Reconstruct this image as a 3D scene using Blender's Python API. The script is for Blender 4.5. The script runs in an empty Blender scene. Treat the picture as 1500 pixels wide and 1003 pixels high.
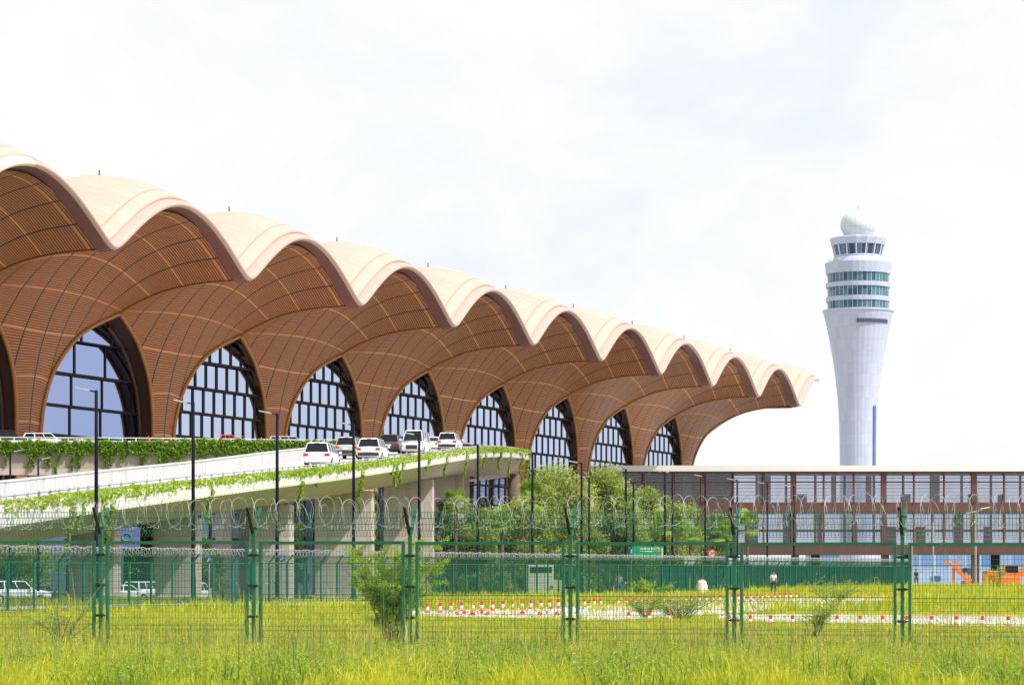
import bpy, math, random
import numpy as np
from mathutils import Vector, Matrix
random.seed(7); rng = np.random.default_rng(11)
scene = bpy.context.scene
COL = scene.collection
PI = math.pi
EYE = 1.6; F = 4000.0; HOR = 832.0       # camera height, focal length and horizon row of the 1500 px wide photograph

# ---------------------------------------------------------------- helpers
class MB:
    """collects faces and links them as ONE mesh object"""
    def __init__(self): self.v = []; self.f = []; self.uv = None; self.mi = None
    def add(self, vs, fs):
        o = len(self.v); self.v += [tuple(a) for a in vs]; self.f += [tuple(i + o for i in f) for f in fs]; return o
    def box(self, x0, x1, y0, y1, z0, z1, M=None):
        vs = [(x, y, z) for z in (z0, z1) for y in (y0, y1) for x in (x0, x1)]
        if M is not None: vs = [tuple(M @ Vector(a)) for a in vs]
        self.add(vs, [(0,2,3,1),(4,5,7,6),(0,1,5,4),(2,6,7,3),(0,4,6,2),(1,3,7,5)])
    def beam(self, a, b, w, d=None, up=(0,0,1)):
        a = Vector(a); b = Vector(b); d = w if d is None else d
        t = (b - a).normalized(); u = Vector(up)
        if abs(t.dot(u)) > .98: u = Vector((0,1,0))
        s = t.cross(u).normalized() * (w/2); u2 = s.cross(t).normalized() * (d/2)
        vs = [p + i*s + j*u2 for p in (a, b) for i, j in ((-1,-1),(1,-1),(1,1),(-1,1))]
        self.add(vs, [(3,2,1,0),(4,5,6,7),(0,1,5,4),(1,2,6,5),(2,3,7,6),(3,0,4,7)])
    def tube(self, pts, r, n=8, cap=True, closed=False):
        pts = [Vector(p) for p in pts]; k = len(pts)
        rs = r if hasattr(r, '__len__') else [r]*k
        o = len(self.v); pu = None
        for i, p in enumerate(pts):
            if closed: t = (pts[(i+1)%k] - pts[i-1])
            else: t = pts[min(i+1,k-1)] - pts[max(i-1,0)]
            t = t.normalized() if t.length > 1e-9 else Vector((0,0,1))
            if pu is None:
                pu = Vector((0,0,1)) if abs(t.z) < .9 else Vector((1,0,0))
            s = t.cross(pu)
            if s.length < 1e-6: s = t.cross(Vector((0,1,0)))
            s.normalize(); pu = s.cross(t).normalized()
            for j in range(n):
                a = 2*PI*j/n
                self.v.append(tuple(p + (s*math.cos(a) + pu*math.sin(a))*rs[i]))
        m = k if closed else k-1
        for i in range(m):
            for j in range(n):
                a = o+i*n+j; b = o+i*n+(j+1)%n; c = o+((i+1)%k)*n+(j+1)%n; d = o+((i+1)%k)*n+j
                self.f.append((a,b,c,d))
        if cap and not closed:
            self.f.append(tuple(o+j for j in reversed(range(n)))); self.f.append(tuple(o+(k-1)*n+j for j in range(n)))
    def lathe(self, prof, c, n=16, rot=0.0):
        """prof: list of (r, z) about a vertical axis through c"""
        o = len(self.v)
        for r, z in prof:
            for j in range(n):
                a = 2*PI*j/n + rot
                self.v.append((c[0]+r*math.cos(a), c[1]+r*math.sin(a), c[2]+z))
        for i in range(len(prof)-1):
            for j in range(n):
                self.f.append((o+i*n+j, o+i*n+(j+1)%n, o+(i+1)*n+(j+1)%n, o+(i+1)*n+j))
        self.f.append(tuple(o+j for j in reversed(range(n)))); self.f.append(tuple(o+(len(prof)-1)*n+j for j in range(n)))
    def prism(self, poly, z0, z1):
        n = len(poly); vs = [(x,y,z0) for x,y in poly] + [(x,y,z1) for x,y in poly]
        self.add(vs, [tuple(reversed(range(n))), tuple(range(n,2*n))] + [(i,(i+1)%n,n+(i+1)%n,n+i) for i in range(n)])
    def grid(self, P, uvs=None):
        """P[i][j] points"""
        a = len(P); b = len(P[0]); o = len(self.v)
        for r in P: self.v += [tuple(q) for q in r]
        for i in range(a-1):
            for j in range(b-1):
                self.f.append((o+i*b+j, o+i*b+j+1, o+(i+1)*b+j+1, o+(i+1)*b+j))
        if uvs is not None:
            if self.uv is None: self.uv = []
            for r in uvs: self.uv += [tuple(q) for q in r]
    def build(self, name, mat, parent=None, smooth=False, loc=None):
        me = bpy.data.meshes.new(name)
        me.from_pydata(self.v, [], self.f)
        if self.uv is not None and len(self.uv) == len(self.v):
            ul = me.uv_layers.new(name='UVMap')
            li = np.empty(len(me.loops), dtype=np.int32); me.loops.foreach_get('vertex_index', li)
            ul.data.foreach_set('uv', np.array(self.uv, dtype=np.float32)[li].ravel())
        if smooth: me.polygons.foreach_set('use_smooth', [True]*len(me.polygons))
        me.materials.append(mat)
        o = bpy.data.objects.new(name, me); COL.objects.link(o)
        if parent is not None: o.parent = parent
        if loc is not None: o.location = loc
        return o

def raw_mesh(name, co, faces_n, mat, parent=None, colors=None, nv=4):
    """fast mesh of many equal polygons: co (k*nv,3)"""
    me = bpy.data.meshes.new(name); k = len(co)//nv
    me.vertices.add(len(co)); me.vertices.foreach_set('co', np.asarray(co, dtype=np.float32).ravel())
    me.loops.add(len(co)); me.loops.foreach_set('vertex_index', np.arange(len(co), dtype=np.int32))
    me.polygons.add(k); me.polygons.foreach_set('loop_start', np.arange(0, len(co), nv, dtype=np.int32))
    me.polygons.foreach_set('loop_total', np.full(k, nv, dtype=np.int32))
    if colors is not None:
        ca = me.color_attributes.new('tint', 'FLOAT_COLOR', 'POINT')
        ca.data.foreach_set('color', np.asarray(colors, dtype=np.float32).ravel())
    me.update(calc_edges=True); me.materials.append(mat)
    o = bpy.data.objects.new(name, me); COL.objects.link(o)
    if parent is not None: o.parent = parent
    return o

def tag(o, label=None, cat=None, group=None, kind=None):
    if label: o['label'] = label
    if cat: o['category'] = cat
    if group: o['group'] = group
    if kind: o['kind'] = kind
    return o
def empty(name, loc=(0,0,0), rz=0.0):
    o = bpy.data.objects.new(name, None); COL.objects.link(o); o.location = loc; o.rotation_euler = (0,0,rz)
    o.empty_display_size = .3
    return o
def kids(o): return [c for c in bpy.data.objects if c.parent == o]
KID = {}
def copy_tree(o, parent=None):
    c = o.copy(); COL.objects.link(c)
    if parent is not None: c.parent = parent
    if o not in KID: KID[o] = kids(o)
    for ch in KID[o]: copy_tree(ch, c)
    return c
def place(src, loc, rz=0.0, label=None, sc=None, used=set()):
    """the first call moves the source itself, later calls copy it"""
    if src.name in used: o = copy_tree(src)
    else: used.add(src.name); o = src; KID[src] = kids(src); [KID.__setitem__(k, kids(k)) for k in KID[src]]
    o.location = loc; o.rotation_euler = (0,0,rz)
    if sc is not None: o.scale = (sc,sc,sc) if not hasattr(sc,'__len__') else sc
    if label: o['label'] = label
    return o
def at(px, Y, py=None, z=None):
    """world point seen at a photograph pixel at depth Y"""
    return Vector(((px-750)/F*Y, Y, EYE + (HOR-py)/F*Y if py is not None else z))

# ---------------------------------------------------------------- materials
def new_mat(name):
    m = bpy.data.materials.new(name); m.use_nodes = True
    nt = m.node_tree; b = nt.nodes['Principled BSDF']
    return m, nt, b
def nd(nt, t, **kw):
    n = nt.nodes.new(t)
    for k, v in kw.items():
        if k in n.inputs: n.inputs[k].default_value = v
        else: setattr(n, k, v)
    return n
def plain(name, col, rough=.6, metal=0.0, var=.12, scale=1.5, bump=0.0, bscale=20, spec=None):
    m, nt, b = new_mat(name)
    tc = nd(nt,'ShaderNodeTexCoord'); ns = nd(nt,'ShaderNodeTexNoise', Scale=scale, Detail=6.0, Roughness=.6)
    nt.links.new(tc.outputs['Object'], ns.inputs['Vector'])
    mx = nd(nt,'ShaderNodeMix', data_type='RGBA')
    mx.inputs[6].default_value = (*[c*(1-var) for c in col],1); mx.inputs[7].default_value = (*[min(1,c*(1+var)) for c in col],1)
    nt.links.new(ns.outputs['Fac'], mx.inputs[0]); nt.links.new(mx.outputs[2], b.inputs['Base Color'])
    b.inputs['Roughness'].default_value = rough; b.inputs['Metallic'].default_value = metal
    if spec is not None: b.inputs['Specular IOR Level'].default_value = spec
    if bump:
        n2 = nd(nt,'ShaderNodeTexNoise', Scale=bscale, Detail=5.0)
        nt.links.new(tc.outputs['Object'], n2.inputs['Vector'])
        bp = nd(nt,'ShaderNodeBump', Strength=bump, Distance=.05)
        nt.links.new(n2.outputs['Fac'], bp.inputs['Height']); nt.links.new(bp.outputs['Normal'], b.inputs['Normal'])
    return m
def mathn(nt, op, a, b=None, c=None):
    n = nt.nodes.new('ShaderNodeMath'); n.operation = op
    for i, x in enumerate((a, b, c)):
        if x is None: continue
        if isinstance(x, (int, float)): n.inputs[i].default_value = x
        else: nt.links.new(x, n.inputs[i])
    return n.outputs[0]
def mixc(nt, fac, a, b):
    n = nd(nt,'ShaderNodeMix', data_type='RGBA')
    if isinstance(fac, (int,float)): n.inputs[0].default_value = fac
    else: nt.links.new(fac, n.inputs[0])
    for i, x in ((6,a),(7,b)):
        if isinstance(x, tuple): n.inputs[i].default_value = (*x,1)
        else: nt.links.new(x, n.inputs[i])
    return n.outputs[2]
def stripe(nt, val, period, width, off=0.0):
    """1 inside a line of given width repeating with the period"""
    x = mathn(nt,'FRACT', mathn(nt,'DIVIDE', mathn(nt,'ADD', val, off + 1000*period), period))
    return mathn(nt,'LESS_THAN', x, width/period)

def soffit_material():
    m, nt, b = new_mat('copper_slats')
    uv = nd(nt,'ShaderNodeUVMap'); sp = nd(nt,'ShaderNodeSeparateXYZ'); nt.links.new(uv.outputs[0], sp.inputs[0])
    u, v = sp.outputs[0], sp.outputs[1]
    gap = stripe(nt, v, .32, .13)
    tan = stripe(nt, v, 5.6, .2, .3)
    rad = stripe(nt, u, 4.5, .27, .135)
    tc = nd(nt,'ShaderNodeTexCoord'); ns = nd(nt,'ShaderNodeTexNoise', Scale=.25, Detail=5.0)
    nt.links.new(tc.outputs['Object'], ns.inputs['Vector'])
    ns2 = nd(nt,'ShaderNodeTexNoise', Scale=1.0, Detail=2.0)
    cmb = nd(nt,'ShaderNodeCombineXYZ')
    nt.links.new(mathn(nt,'FLOOR', mathn(nt,'DIVIDE',u,1.5)), cmb.inputs[0]); nt.links.new(mathn(nt,'FLOOR', mathn(nt,'DIVIDE',v,.32)), cmb.inputs[1])
    wn = nd(nt,'ShaderNodeTexWhiteNoise'); nt.links.new(cmb.outputs[0], wn.inputs['Vector'])
    base = mixc(nt, ns.outputs['Fac'], (.46,.17,.048), (.59,.235,.064))
    base = mixc(nt, mathn(nt,'MULTIPLY', wn.outputs['Value'], .35), base, (.34,.115,.045))
    c = mixc(nt, gap, base, (.085,.036,.02))
    c = mixc(nt, tan, c, (.72,.33,.13))
    c = mixc(nt, rad, c, (.03,.018,.016))
    nt.links.new(c, b.inputs['Base Color']); b.inputs['Roughness'].default_value = .5
    h = mathn(nt,'SUBTRACT', 1.0, mathn(nt,'MAXIMUM', gap, rad))
    bp = nd(nt,'ShaderNodeBump', Strength=.5, Distance=.1); nt.links.new(h, bp.inputs['Height']); nt.links.new(bp.outputs['Normal'], b.inputs['Normal'])
    return m
def roof_material():
    m, nt, b = new_mat('pale_copper_roof')
    uv = nd(nt,'ShaderNodeUVMap'); sp = nd(nt,'ShaderNodeSeparateXYZ'); nt.links.new(uv.outputs[0], sp.inputs[0])
    u, v = sp.outputs[0], sp.outputs[1]                    # u along the eave, v metres in from it
    seam = stripe(nt, u, 1.5, .07)
    band = mathn(nt,'MULTIPLY', mathn(nt,'GREATER_THAN', v, 3.0), mathn(nt,'LESS_THAN', v, 3.25))
    cmb = nd(nt,'ShaderNodeCombineXYZ')
    nt.links.new(mathn(nt,'FLOOR', mathn(nt,'DIVIDE',u,1.5)), cmb.inputs[0]); nt.links.new(mathn(nt,'FLOOR', mathn(nt,'DIVIDE',v,6.0)), cmb.inputs[1])
    wn = nd(nt,'ShaderNodeTexWhiteNoise'); nt.links.new(cmb.outputs[0], wn.inputs['Vector'])
    tc = nd(nt,'ShaderNodeTexCoord'); ns = nd(nt,'ShaderNodeTexNoise', Scale=.3, Detail=6.0)
    nt.links.new(tc.outputs['Object'], ns.inputs['Vector'])
    c = mixc(nt, ns.outputs['Fac'], (.58,.40,.32), (.67,.485,.395))
    c = mixc(nt, mathn(nt,'MULTIPLY', wn.outputs['Value'], .25), c, (.60,.40,.33))
    mp = nd(nt,'ShaderNodeMapping'); mp.inputs['Scale'].default_value = (.9,.05,1); nt.links.new(uv.outputs[0], mp.inputs[0])
    st = nd(nt,'ShaderNodeTexNoise', Scale=1.0, Detail=6.0, Roughness=.7); nt.links.new(mp.outputs[0], st.inputs['Vector'])
    c = mixc(nt, mathn(nt,'MULTIPLY', mathn(nt,'SUBTRACT', st.outputs['Fac'], .45), 1.6), c, (.47,.31,.24))
    c = mixc(nt, mathn(nt,'MULTIPLY', stripe(nt, v, 6.0, .09), .35), c, (.40,.27,.21))
    c = mixc(nt, mathn(nt,'MULTIPLY', seam, .45), c, (.42,.28,.22))
    c = mixc(nt, mathn(nt,'MULTIPLY', band, .8), c, (.42,.27,.21))
    nt.links.new(c, b.inputs['Base Color']); b.inputs['Roughness'].default_value = .42; b.inputs['Metallic'].default_value = .15
    bp = nd(nt,'ShaderNodeBump', Strength=.35, Distance=.06); nt.links.new(mathn(nt,'MAXIMUM', seam, band), bp.inputs['Height']); nt.links.new(bp.outputs['Normal'], b.inputs['Normal'])
    return m
def glass_mirror(name, col, rough=.02, refl=.75, dark=(.01,.012,.018)):
    """coated architectural glass: seen from outside it mostly mirrors"""
    m, nt, b = new_mat(name)
    b.inputs['Base Color'].default_value = (*dark,1); b.inputs['Roughness'].default_value = .1
    g = nd(nt,'ShaderNodeBsdfGlossy', Roughness=rough); g.inputs['Color'].default_value = (*col,1)
    mx = nd(nt,'ShaderNodeMixShader'); mx.inputs[0].default_value = refl
    nt.links.new(b.outputs[0], mx.inputs[1]); nt.links.new(g.outputs[0], mx.inputs[2])
    tc = nd(nt,'ShaderNodeTexCoord'); ns = nd(nt,'ShaderNodeTexNoise', Scale=.5, Detail=2.0)
    nt.links.new(tc.outputs['Object'], ns.inputs['Vector'])
    bp = nd(nt,'ShaderNodeBump', Strength=.012, Distance=.3); nt.links.new(ns.outputs['Fac'], bp.inputs['Height']); nt.links.new(bp.outputs['Normal'], g.inputs['Normal'])
    nt.links.new(mx.outputs[0], nt.nodes['Material Output'].inputs['Surface'])
    return m
def glass_clear(name, tint=(.75,.82,.85), refl=.22):
    m, nt, b = new_mat(name)
    t = nd(nt,'ShaderNodeBsdfTransparent'); t.inputs['Color'].default_value = (*tint,1)
    g = nd(nt,'ShaderNodeBsdfGlossy', Roughness=.03)
    mx = nd(nt,'ShaderNodeMixShader'); mx.inputs[0].default_value = refl
    nt.links.new(t.outputs[0], mx.inputs[1]); nt.links.new(g.outputs[0], mx.inputs[2])
    nt.links.new(mx.outputs[0], nt.nodes['Material Output'].inputs['Surface'])
    return m
def leaf_material(name, c1, c2, transl=.35, rough=.5):
    """leaf colour varies per leaf through a 'tint' attribute between two leaf colours"""
    m, nt, b = new_mat(name)
    at_ = nd(nt,'ShaderNodeAttribute', attribute_name='tint')
    sp = nd(nt,'ShaderNodeSeparateColor'); nt.links.new(at_.outputs['Color'], sp.inputs[0])
    c = mixc(nt, sp.outputs[0], c1, c2)
    nt.links.new(c, b.inputs['Base Color']); b.inputs['Roughness'].default_value = rough
    t = nd(nt,'ShaderNodeBsdfTranslucent'); nt.links.new(c, t.inputs['Color'])
    mx = nd(nt,'ShaderNodeMixShader'); mx.inputs[0].default_value = transl
    nt.links.new(b.outputs[0], mx.inputs[1]); nt.links.new(t.outputs[0], mx.inputs[2])
    nt.links.new(mx.outputs[0], nt.nodes['Material Output'].inputs['Surface'])
    return m

M = dict(
    soffit=soffit_material(), roof=roof_material(),
    lip=plain('pale_eave_metal', (.54,.39,.33), .35, .2, .05),
    band=plain('dark_copper_band', (.17,.065,.055), .45, .2, .1),
    trim=plain('gold_brown_trim', (.40,.19,.05), .45, .1, .12),
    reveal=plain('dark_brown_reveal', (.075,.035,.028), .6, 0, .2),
    mullion=plain('dark_bronze_mullion', (.014,.010,.012), .6, 0, .1, spec=.2),
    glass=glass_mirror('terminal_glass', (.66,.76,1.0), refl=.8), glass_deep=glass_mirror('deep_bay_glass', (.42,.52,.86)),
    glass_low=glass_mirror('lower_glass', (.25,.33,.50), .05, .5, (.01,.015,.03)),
    concrete=plain('tan_concrete', (.54,.45,.43), .85, 0, .16, .5, .3, 6),
    pale=plain('pale_concrete', (.47,.465,.48), .8, 0, .12, .8, .2, 8),
    white=plain('white_paint', (.80,.80,.80), .45, 0, .04),
    asphalt=plain('asphalt', (.11,.11,.115), .9, 0, .2, .7, .3, 30),
    brown=plain('brown_cladding', (.13,.058,.045), .55, .1, .15, .6),
    fascia=plain('pale_fascia', (.80,.77,.72), .45, .1, .06, .3),
    tower=plain('tower_panels', (.60,.63,.74), .6, 0, .04, .15),
    dome=plain('radome_panels', (.70,.72,.74), .5, 0, .04, .3),
    green=plain('green_fence_paint', (.002,.135,.082), .45, 0, .1),
    wiregreen=plain('green_wire_coating', (.003,.105,.075), .5, 0, .1),
    darkgreen=plain('shaded_arm_and_clamp_paint', (.002,.008,.007), .45, 0, .1),  # fence green with shade painted in for one arm; also the dark clamps
    steel=plain('galvanised_wire', (.40,.41,.44), .5, .1, .05),
    black=plain('dark_blue_pole_paint', (.005,.006,.018), .7, 0, .1, spec=.15),
    tyre=plain('tyre_rubber', (.02,.02,.02), .85, 0, .2),
    bark=plain('bark', (.13,.10,.075), .9, 0, .35, 5, .6, 20),
)
# ---------------------------------------------------------------- TERMINAL
# local frame: s along the facade (columns every 36 m), p outward, h above the eye
SX, SY = .342, .9397
def T(s, p, h): return (-48.2 + SX*s + SY*p, 372.4 + SY*s - SX*p, h + EYE)
CEN = [(.6,-4),(.6,4),(.6,11),(.75,16.5),(1.2,21.5),(2.0,25.8),(3.2,29.6),(5.0,33.2),(8.0,37.0),(11.8,40.0),(16.0,42.0),(20.6,43.1)]
EDG = [(2.5,.3,-4),(2.5,.3,4),(2.6,.35,11),(2.9,.5,16.4),(3.6,.8,21.2),(5.7,1.3,25.6),(10.6,2.2,30.0),(18,3.6,33.1),(18,6.8,34.6),(18,10.5,35.8),(18,15,36.5),(18,20.6,36.75)]
def cr(P, t):
    n = len(P)-1; i = min(int(t), n-1); f = t-i
    a, b, c, d = (np.array(P[max(0,min(n,k))], float) for k in (i-1,i,i+1,i+2))
    return .5*((2*b)+(c-a)*f+(2*a-5*b+4*c-d)*f*f+(3*b-a-3*c+d)*f**3)
ROWS = [i/5 for i in range(0, 5*(len(CEN)-1)+1)]
CR = [cr(CEN, t) for t in ROWS]
def edge_pt(t):
    if t <= 7: e = cr(EDG[:8] , t)
    else: e = cr(EDG[7:], t-7)
    e[0] = min(e[0], 18); return e
ER = [edge_pt(t) for t in ROWS]
LEN = [0.0]
for a, b in zip(CR[:-1], CR[1:]): LEN.append(LEN[-1] + float(np.hypot(*(b-a))))
def fan_pt(i, u):
    pc, hc = CR[i]; se, pe, he = ER[i]
    w = 1 - math.cos(PI*abs(u)/2)
    return u*se, pc+(pe-pc)*w, hc+(he-hc)*w
def lipcos(s): 
    c = math.cos(PI*s/36); return (math.sqrt(c*c+.012)-.11)/.896
tb = empty('terminal_building', T(0,0,-EYE))
tag(tb, 'huge terminal with scalloped copper shell roof on flared slatted columns', 'airport terminal')
def tbuild(mb, name, mat, smooth=False, parent=None):
    """world coordinates -> child of the terminal empty"""
    o = mb.build(name, mat, tb if parent is None else parent, smooth)
    if parent is None: o.location = [-a for a in tb.location]
    return o
KS = range(-3, 8)
def gp(h, deep):
    hs = [e[2] for e in EDG[:8]]; ps = [e[1] for e in EDG[:8]]
    return .80*float(np.interp(h, hs, ps)) - (1.9 if deep else .50)
HS = [11.5,14,16.5,19,21.4,23.5,25.7,27.8,29.9,31.5,33.1,34.5]
for k in KS:
    mb = MB(); P = []; U = []
    for i in range(len(ROWS)):
        r = []; ru = []
        for j in range(29):
            u = -1 + 2*j/28; s, p, h = fan_pt(i, u)
            r.append(T(36*k+s, p, h)); ru.append((s, LEN[i]))
        P.append(r); U.append(ru)
    mb.grid(P, U)
    col = tbuild(mb, 'flared_column', M['soffit'], True)
    # gold trim along both edges of the column and its crease up to the eave
    tr = MB()
    for sg in (-1, 1):
        pts = [T(36*k+sg*ER[i][0], ER[i][1]+.12, ER[i][2]-.05) for i in range(len(ROWS)) if ROWS[i] <= 7]
        tr.tube(pts, .30, 6)
        if sg == 1:
            pts = [T(36*k+sg*ER[i][0], ER[i][1]+.12, ER[i][2]-.05) for i in range(len(ROWS)) if ROWS[i] >= 7]
            tr.tube(pts, [max(.10,.30 - .3*min(1,q/len(pts)*2.5)) for q in range(len(pts))], 6)
    tbuild(tr, 'arch_trim', M['trim'], True)
    # reveal running back from the arch edge to the glass
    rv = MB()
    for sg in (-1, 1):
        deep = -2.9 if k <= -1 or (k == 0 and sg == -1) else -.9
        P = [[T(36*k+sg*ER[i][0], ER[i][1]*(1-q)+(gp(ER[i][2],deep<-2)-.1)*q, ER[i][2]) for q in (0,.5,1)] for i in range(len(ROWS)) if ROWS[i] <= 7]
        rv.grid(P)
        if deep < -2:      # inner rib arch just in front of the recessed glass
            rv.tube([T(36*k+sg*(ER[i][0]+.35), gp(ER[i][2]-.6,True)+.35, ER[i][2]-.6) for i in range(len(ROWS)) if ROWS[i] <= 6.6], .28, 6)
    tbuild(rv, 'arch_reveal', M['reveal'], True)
# windows: one per bay, with mullions and transoms
for k in range(-3, 7):
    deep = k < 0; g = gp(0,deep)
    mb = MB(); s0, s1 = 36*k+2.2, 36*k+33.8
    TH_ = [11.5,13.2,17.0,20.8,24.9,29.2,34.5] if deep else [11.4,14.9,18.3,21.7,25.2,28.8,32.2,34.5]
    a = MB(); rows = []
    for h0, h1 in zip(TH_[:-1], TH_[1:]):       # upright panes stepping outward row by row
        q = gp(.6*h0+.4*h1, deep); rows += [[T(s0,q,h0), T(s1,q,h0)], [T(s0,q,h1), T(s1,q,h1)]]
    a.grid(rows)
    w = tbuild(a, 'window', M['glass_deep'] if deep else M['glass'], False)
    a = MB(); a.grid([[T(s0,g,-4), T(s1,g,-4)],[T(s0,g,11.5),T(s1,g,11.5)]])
    w2 = tbuild(a, 'lower_window', M['glass_low'])
    fr = MB(); step = 8.2 if deep else 3.35; wd = .42 if deep else .62
    n = int(31/step)+1
    for i in range(n):
        s = 36*k+18+(i-(n-1)/2)*step
        for h0, h1 in zip([-4]+TH_[:-1], TH_):
            q = gp(.6*h0+.4*h1 if h0 > 0 else 0, deep)+.05; fr.beam(T(s,q,h0), T(s,q,h1), wd, .10, up=(SY,-SX,0))
    for h in ([13.2,17.0,20.8,24.9,29.2] if deep else [4.2,7.8,11.4,14.9,18.3,21.7,25.2,28.8,32.2]):
        fr.beam(T(s0,gp(h+1,deep)+.14,h), T(s1,gp(h+1,deep)+.14,h), .30, .34)
    fr.build('window_frame', M['mullion'], w)
# body behind the glass so nothing shows through between bays
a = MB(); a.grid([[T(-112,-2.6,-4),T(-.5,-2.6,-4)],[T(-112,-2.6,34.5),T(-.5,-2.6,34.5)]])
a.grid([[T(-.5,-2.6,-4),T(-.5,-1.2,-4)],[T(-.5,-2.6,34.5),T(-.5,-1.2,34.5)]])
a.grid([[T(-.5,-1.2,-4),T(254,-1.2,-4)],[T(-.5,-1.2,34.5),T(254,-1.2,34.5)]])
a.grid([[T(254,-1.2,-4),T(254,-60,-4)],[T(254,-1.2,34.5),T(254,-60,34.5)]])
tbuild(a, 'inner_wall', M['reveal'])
# the eave
lipm = MB(); bandm = MB()
S0, S1 = -118.0, 288.0; NS = 700
LP = [(-1.5,.72),(-1.0,.62),(-.5,.44),(-.15,.22),(0,.02),(-.04,-.16),(-.2,-.30),(-.5,-.36)]
BP = [(-.5,-.36),(-1.2,-.5),(-2.15,-.58)]
R1 = []; R2 = []
for i in range(NS+1):
    s = S0+(S1-S0)*i/NS; c = lipcos(s); e = 36.95+7.0*c
    # the profile leans with the slope of the curve so that the lip keeps its thickness
    sl = (lipcos(s+.1)-lipcos(s-.1))*7/.2; k = math.sqrt(1+sl*sl); nx, nz = -sl/k, 1/k
    R1.append([T(s+dh*nx, 22.6+dp, e+dh*nz) for dp, dh in LP])
    R2.append([T(s+dh*nx, 22.6+dp, e+dh*nz) for dp, dh in BP])
lipm.grid(R1); bandm.grid([r for r in R2])
tbuild(lipm, 'eave_edge', M['lip'], True); tbuild(bandm, 'eave_band', M['band'], True)
pm = MB(); R3 = []  # paler skin over the left lip, sunlight put into its colour
for i in range(30):
    s = -100+(27.6)*i/29; e = 36.95+7.0*lipcos(s); R3.append([T(s, 22.66+dp*1.0, e+dh*1.12+.03) for dp, dh in LP])
pm.grid(R3); tbuild(pm, 'sunlit_lip_overlay', plain('sunlit_lip_cream', (.80,.70,.52), .3, .1, .04), True)
# the roof
def rise(q): 
    q = min(max(0.0, q), 19.5)
    return 3.1*(1-((q-10.5)/10.5)**2) if q < 10.5 else 3.1-.045*(q-10.5)**2
rf = MB(); P = []; U = []
for q in [1.4,2,3,3.1,4,6,8,10,12,14,16,18,21,24,28,34]:
    r = []; ru = []
    for i in range(NS+1):
        s = S0+(S1-S0)*i/NS; q2 = q if s < 262 else min(q, 18)
        r.append(T(s, 22.6-q2, 36.95+.64+7.0*lipcos(s)+rise(q2-1.4))); ru.append((s, q))
    P.append(r); U.append(ru)
rf.grid(P, U)
rfo = tbuild(rf, 'shell_roof', M['roof'], True)
md = rfo.modifiers.new('thick','SOLIDIFY'); md.thickness = .35; md.offset = 1
# slatted underside of the free half bay at the far end
mb = MB(); P=[]; U=[]
for q in (2.1,5,9,13):
    P.append([T(270+18*j/12, 22.6-q, 36.3+6.9*lipcos(270+18*j/12)) for j in range(13)]); U.append([(18*j/12, q) for j in range(13)])
mb.grid(P,U); tbuild(mb,'end_soffit',M['soffit'],True)
# lightning rods on the crests
rod = MB(); rod.lathe([(.13,0),(.13,.4),(.07,.45),(.07,.9),(.02,1.05)], (0,0,0), 8)
rods = []
for k in range(-1, 8):
    q = 11.0; loc = T(36*k-2, 22.6-q, 36.95+.64+7.0+rise(q-1.4)-.15)
    if not rods:
        o = rod.build('lightning_rod', M['black']); rods.append(o)
    else: o = rods[0].copy(); COL.objects.link(o)
    o.parent = tb; o.location = Vector(loc) - tb.location
# ---------------------------------------------------------------- CONTROL TOWER
TY = 750.0; ts = TY/F
def tz(py): return (HOR-py)*ts + EYE
ct = empty('control_tower', ((1257-750)*ts, TY, 0)); tag(ct, 'tall pale control tower with flared shaft and white radar dome', 'control tower')
def facets(name, prof, mat, n=16, smooth=False, rot=PI/16):
    mb = MB(); mb.lathe([(w*ts, tz(y)) for y, w in prof], (0,0,0), n, rot); return mb.build(name, mat, ct, smooth)
def tower_mat():
    m, nt, b = new_mat('tower_cladding')
    tc = nd(nt,'ShaderNodeTexCoord'); sp = nd(nt,'ShaderNodeSeparateXYZ'); nt.links.new(tc.outputs['Object'], sp.inputs[0])
    ang = mathn(nt,'ARCTAN2', sp.outputs[1], sp.outputs[0])
    v = mathn(nt,'MAXIMUM', stripe(nt, ang, PI/16, .006), stripe(nt, sp.outputs[2], 3.2, .09))
    cmb = nd(nt,'ShaderNodeCombineXYZ'); nt.links.new(mathn(nt,'FLOOR', mathn(nt,'DIVIDE',ang,PI/16)), cmb.inputs[0]); nt.links.new(mathn(nt,'FLOOR', mathn(nt,'DIVIDE',sp.outputs[2],3.2)), cmb.inputs[1])
    wn = nd(nt,'ShaderNodeTexWhiteNoise'); nt.links.new(cmb.outputs[0], wn.inputs['Vector'])
    c = mixc(nt, wn.outputs['Value'], (.45,.49,.63), (.51,.545,.68)); c = mixc(nt, mathn(nt,'MULTIPLY', v, .45), c, (.33,.35,.45))
    nt.links.new(c, b.inputs['Base Color']); b.inputs['Roughness'].default_value = .6
    return m
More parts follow.
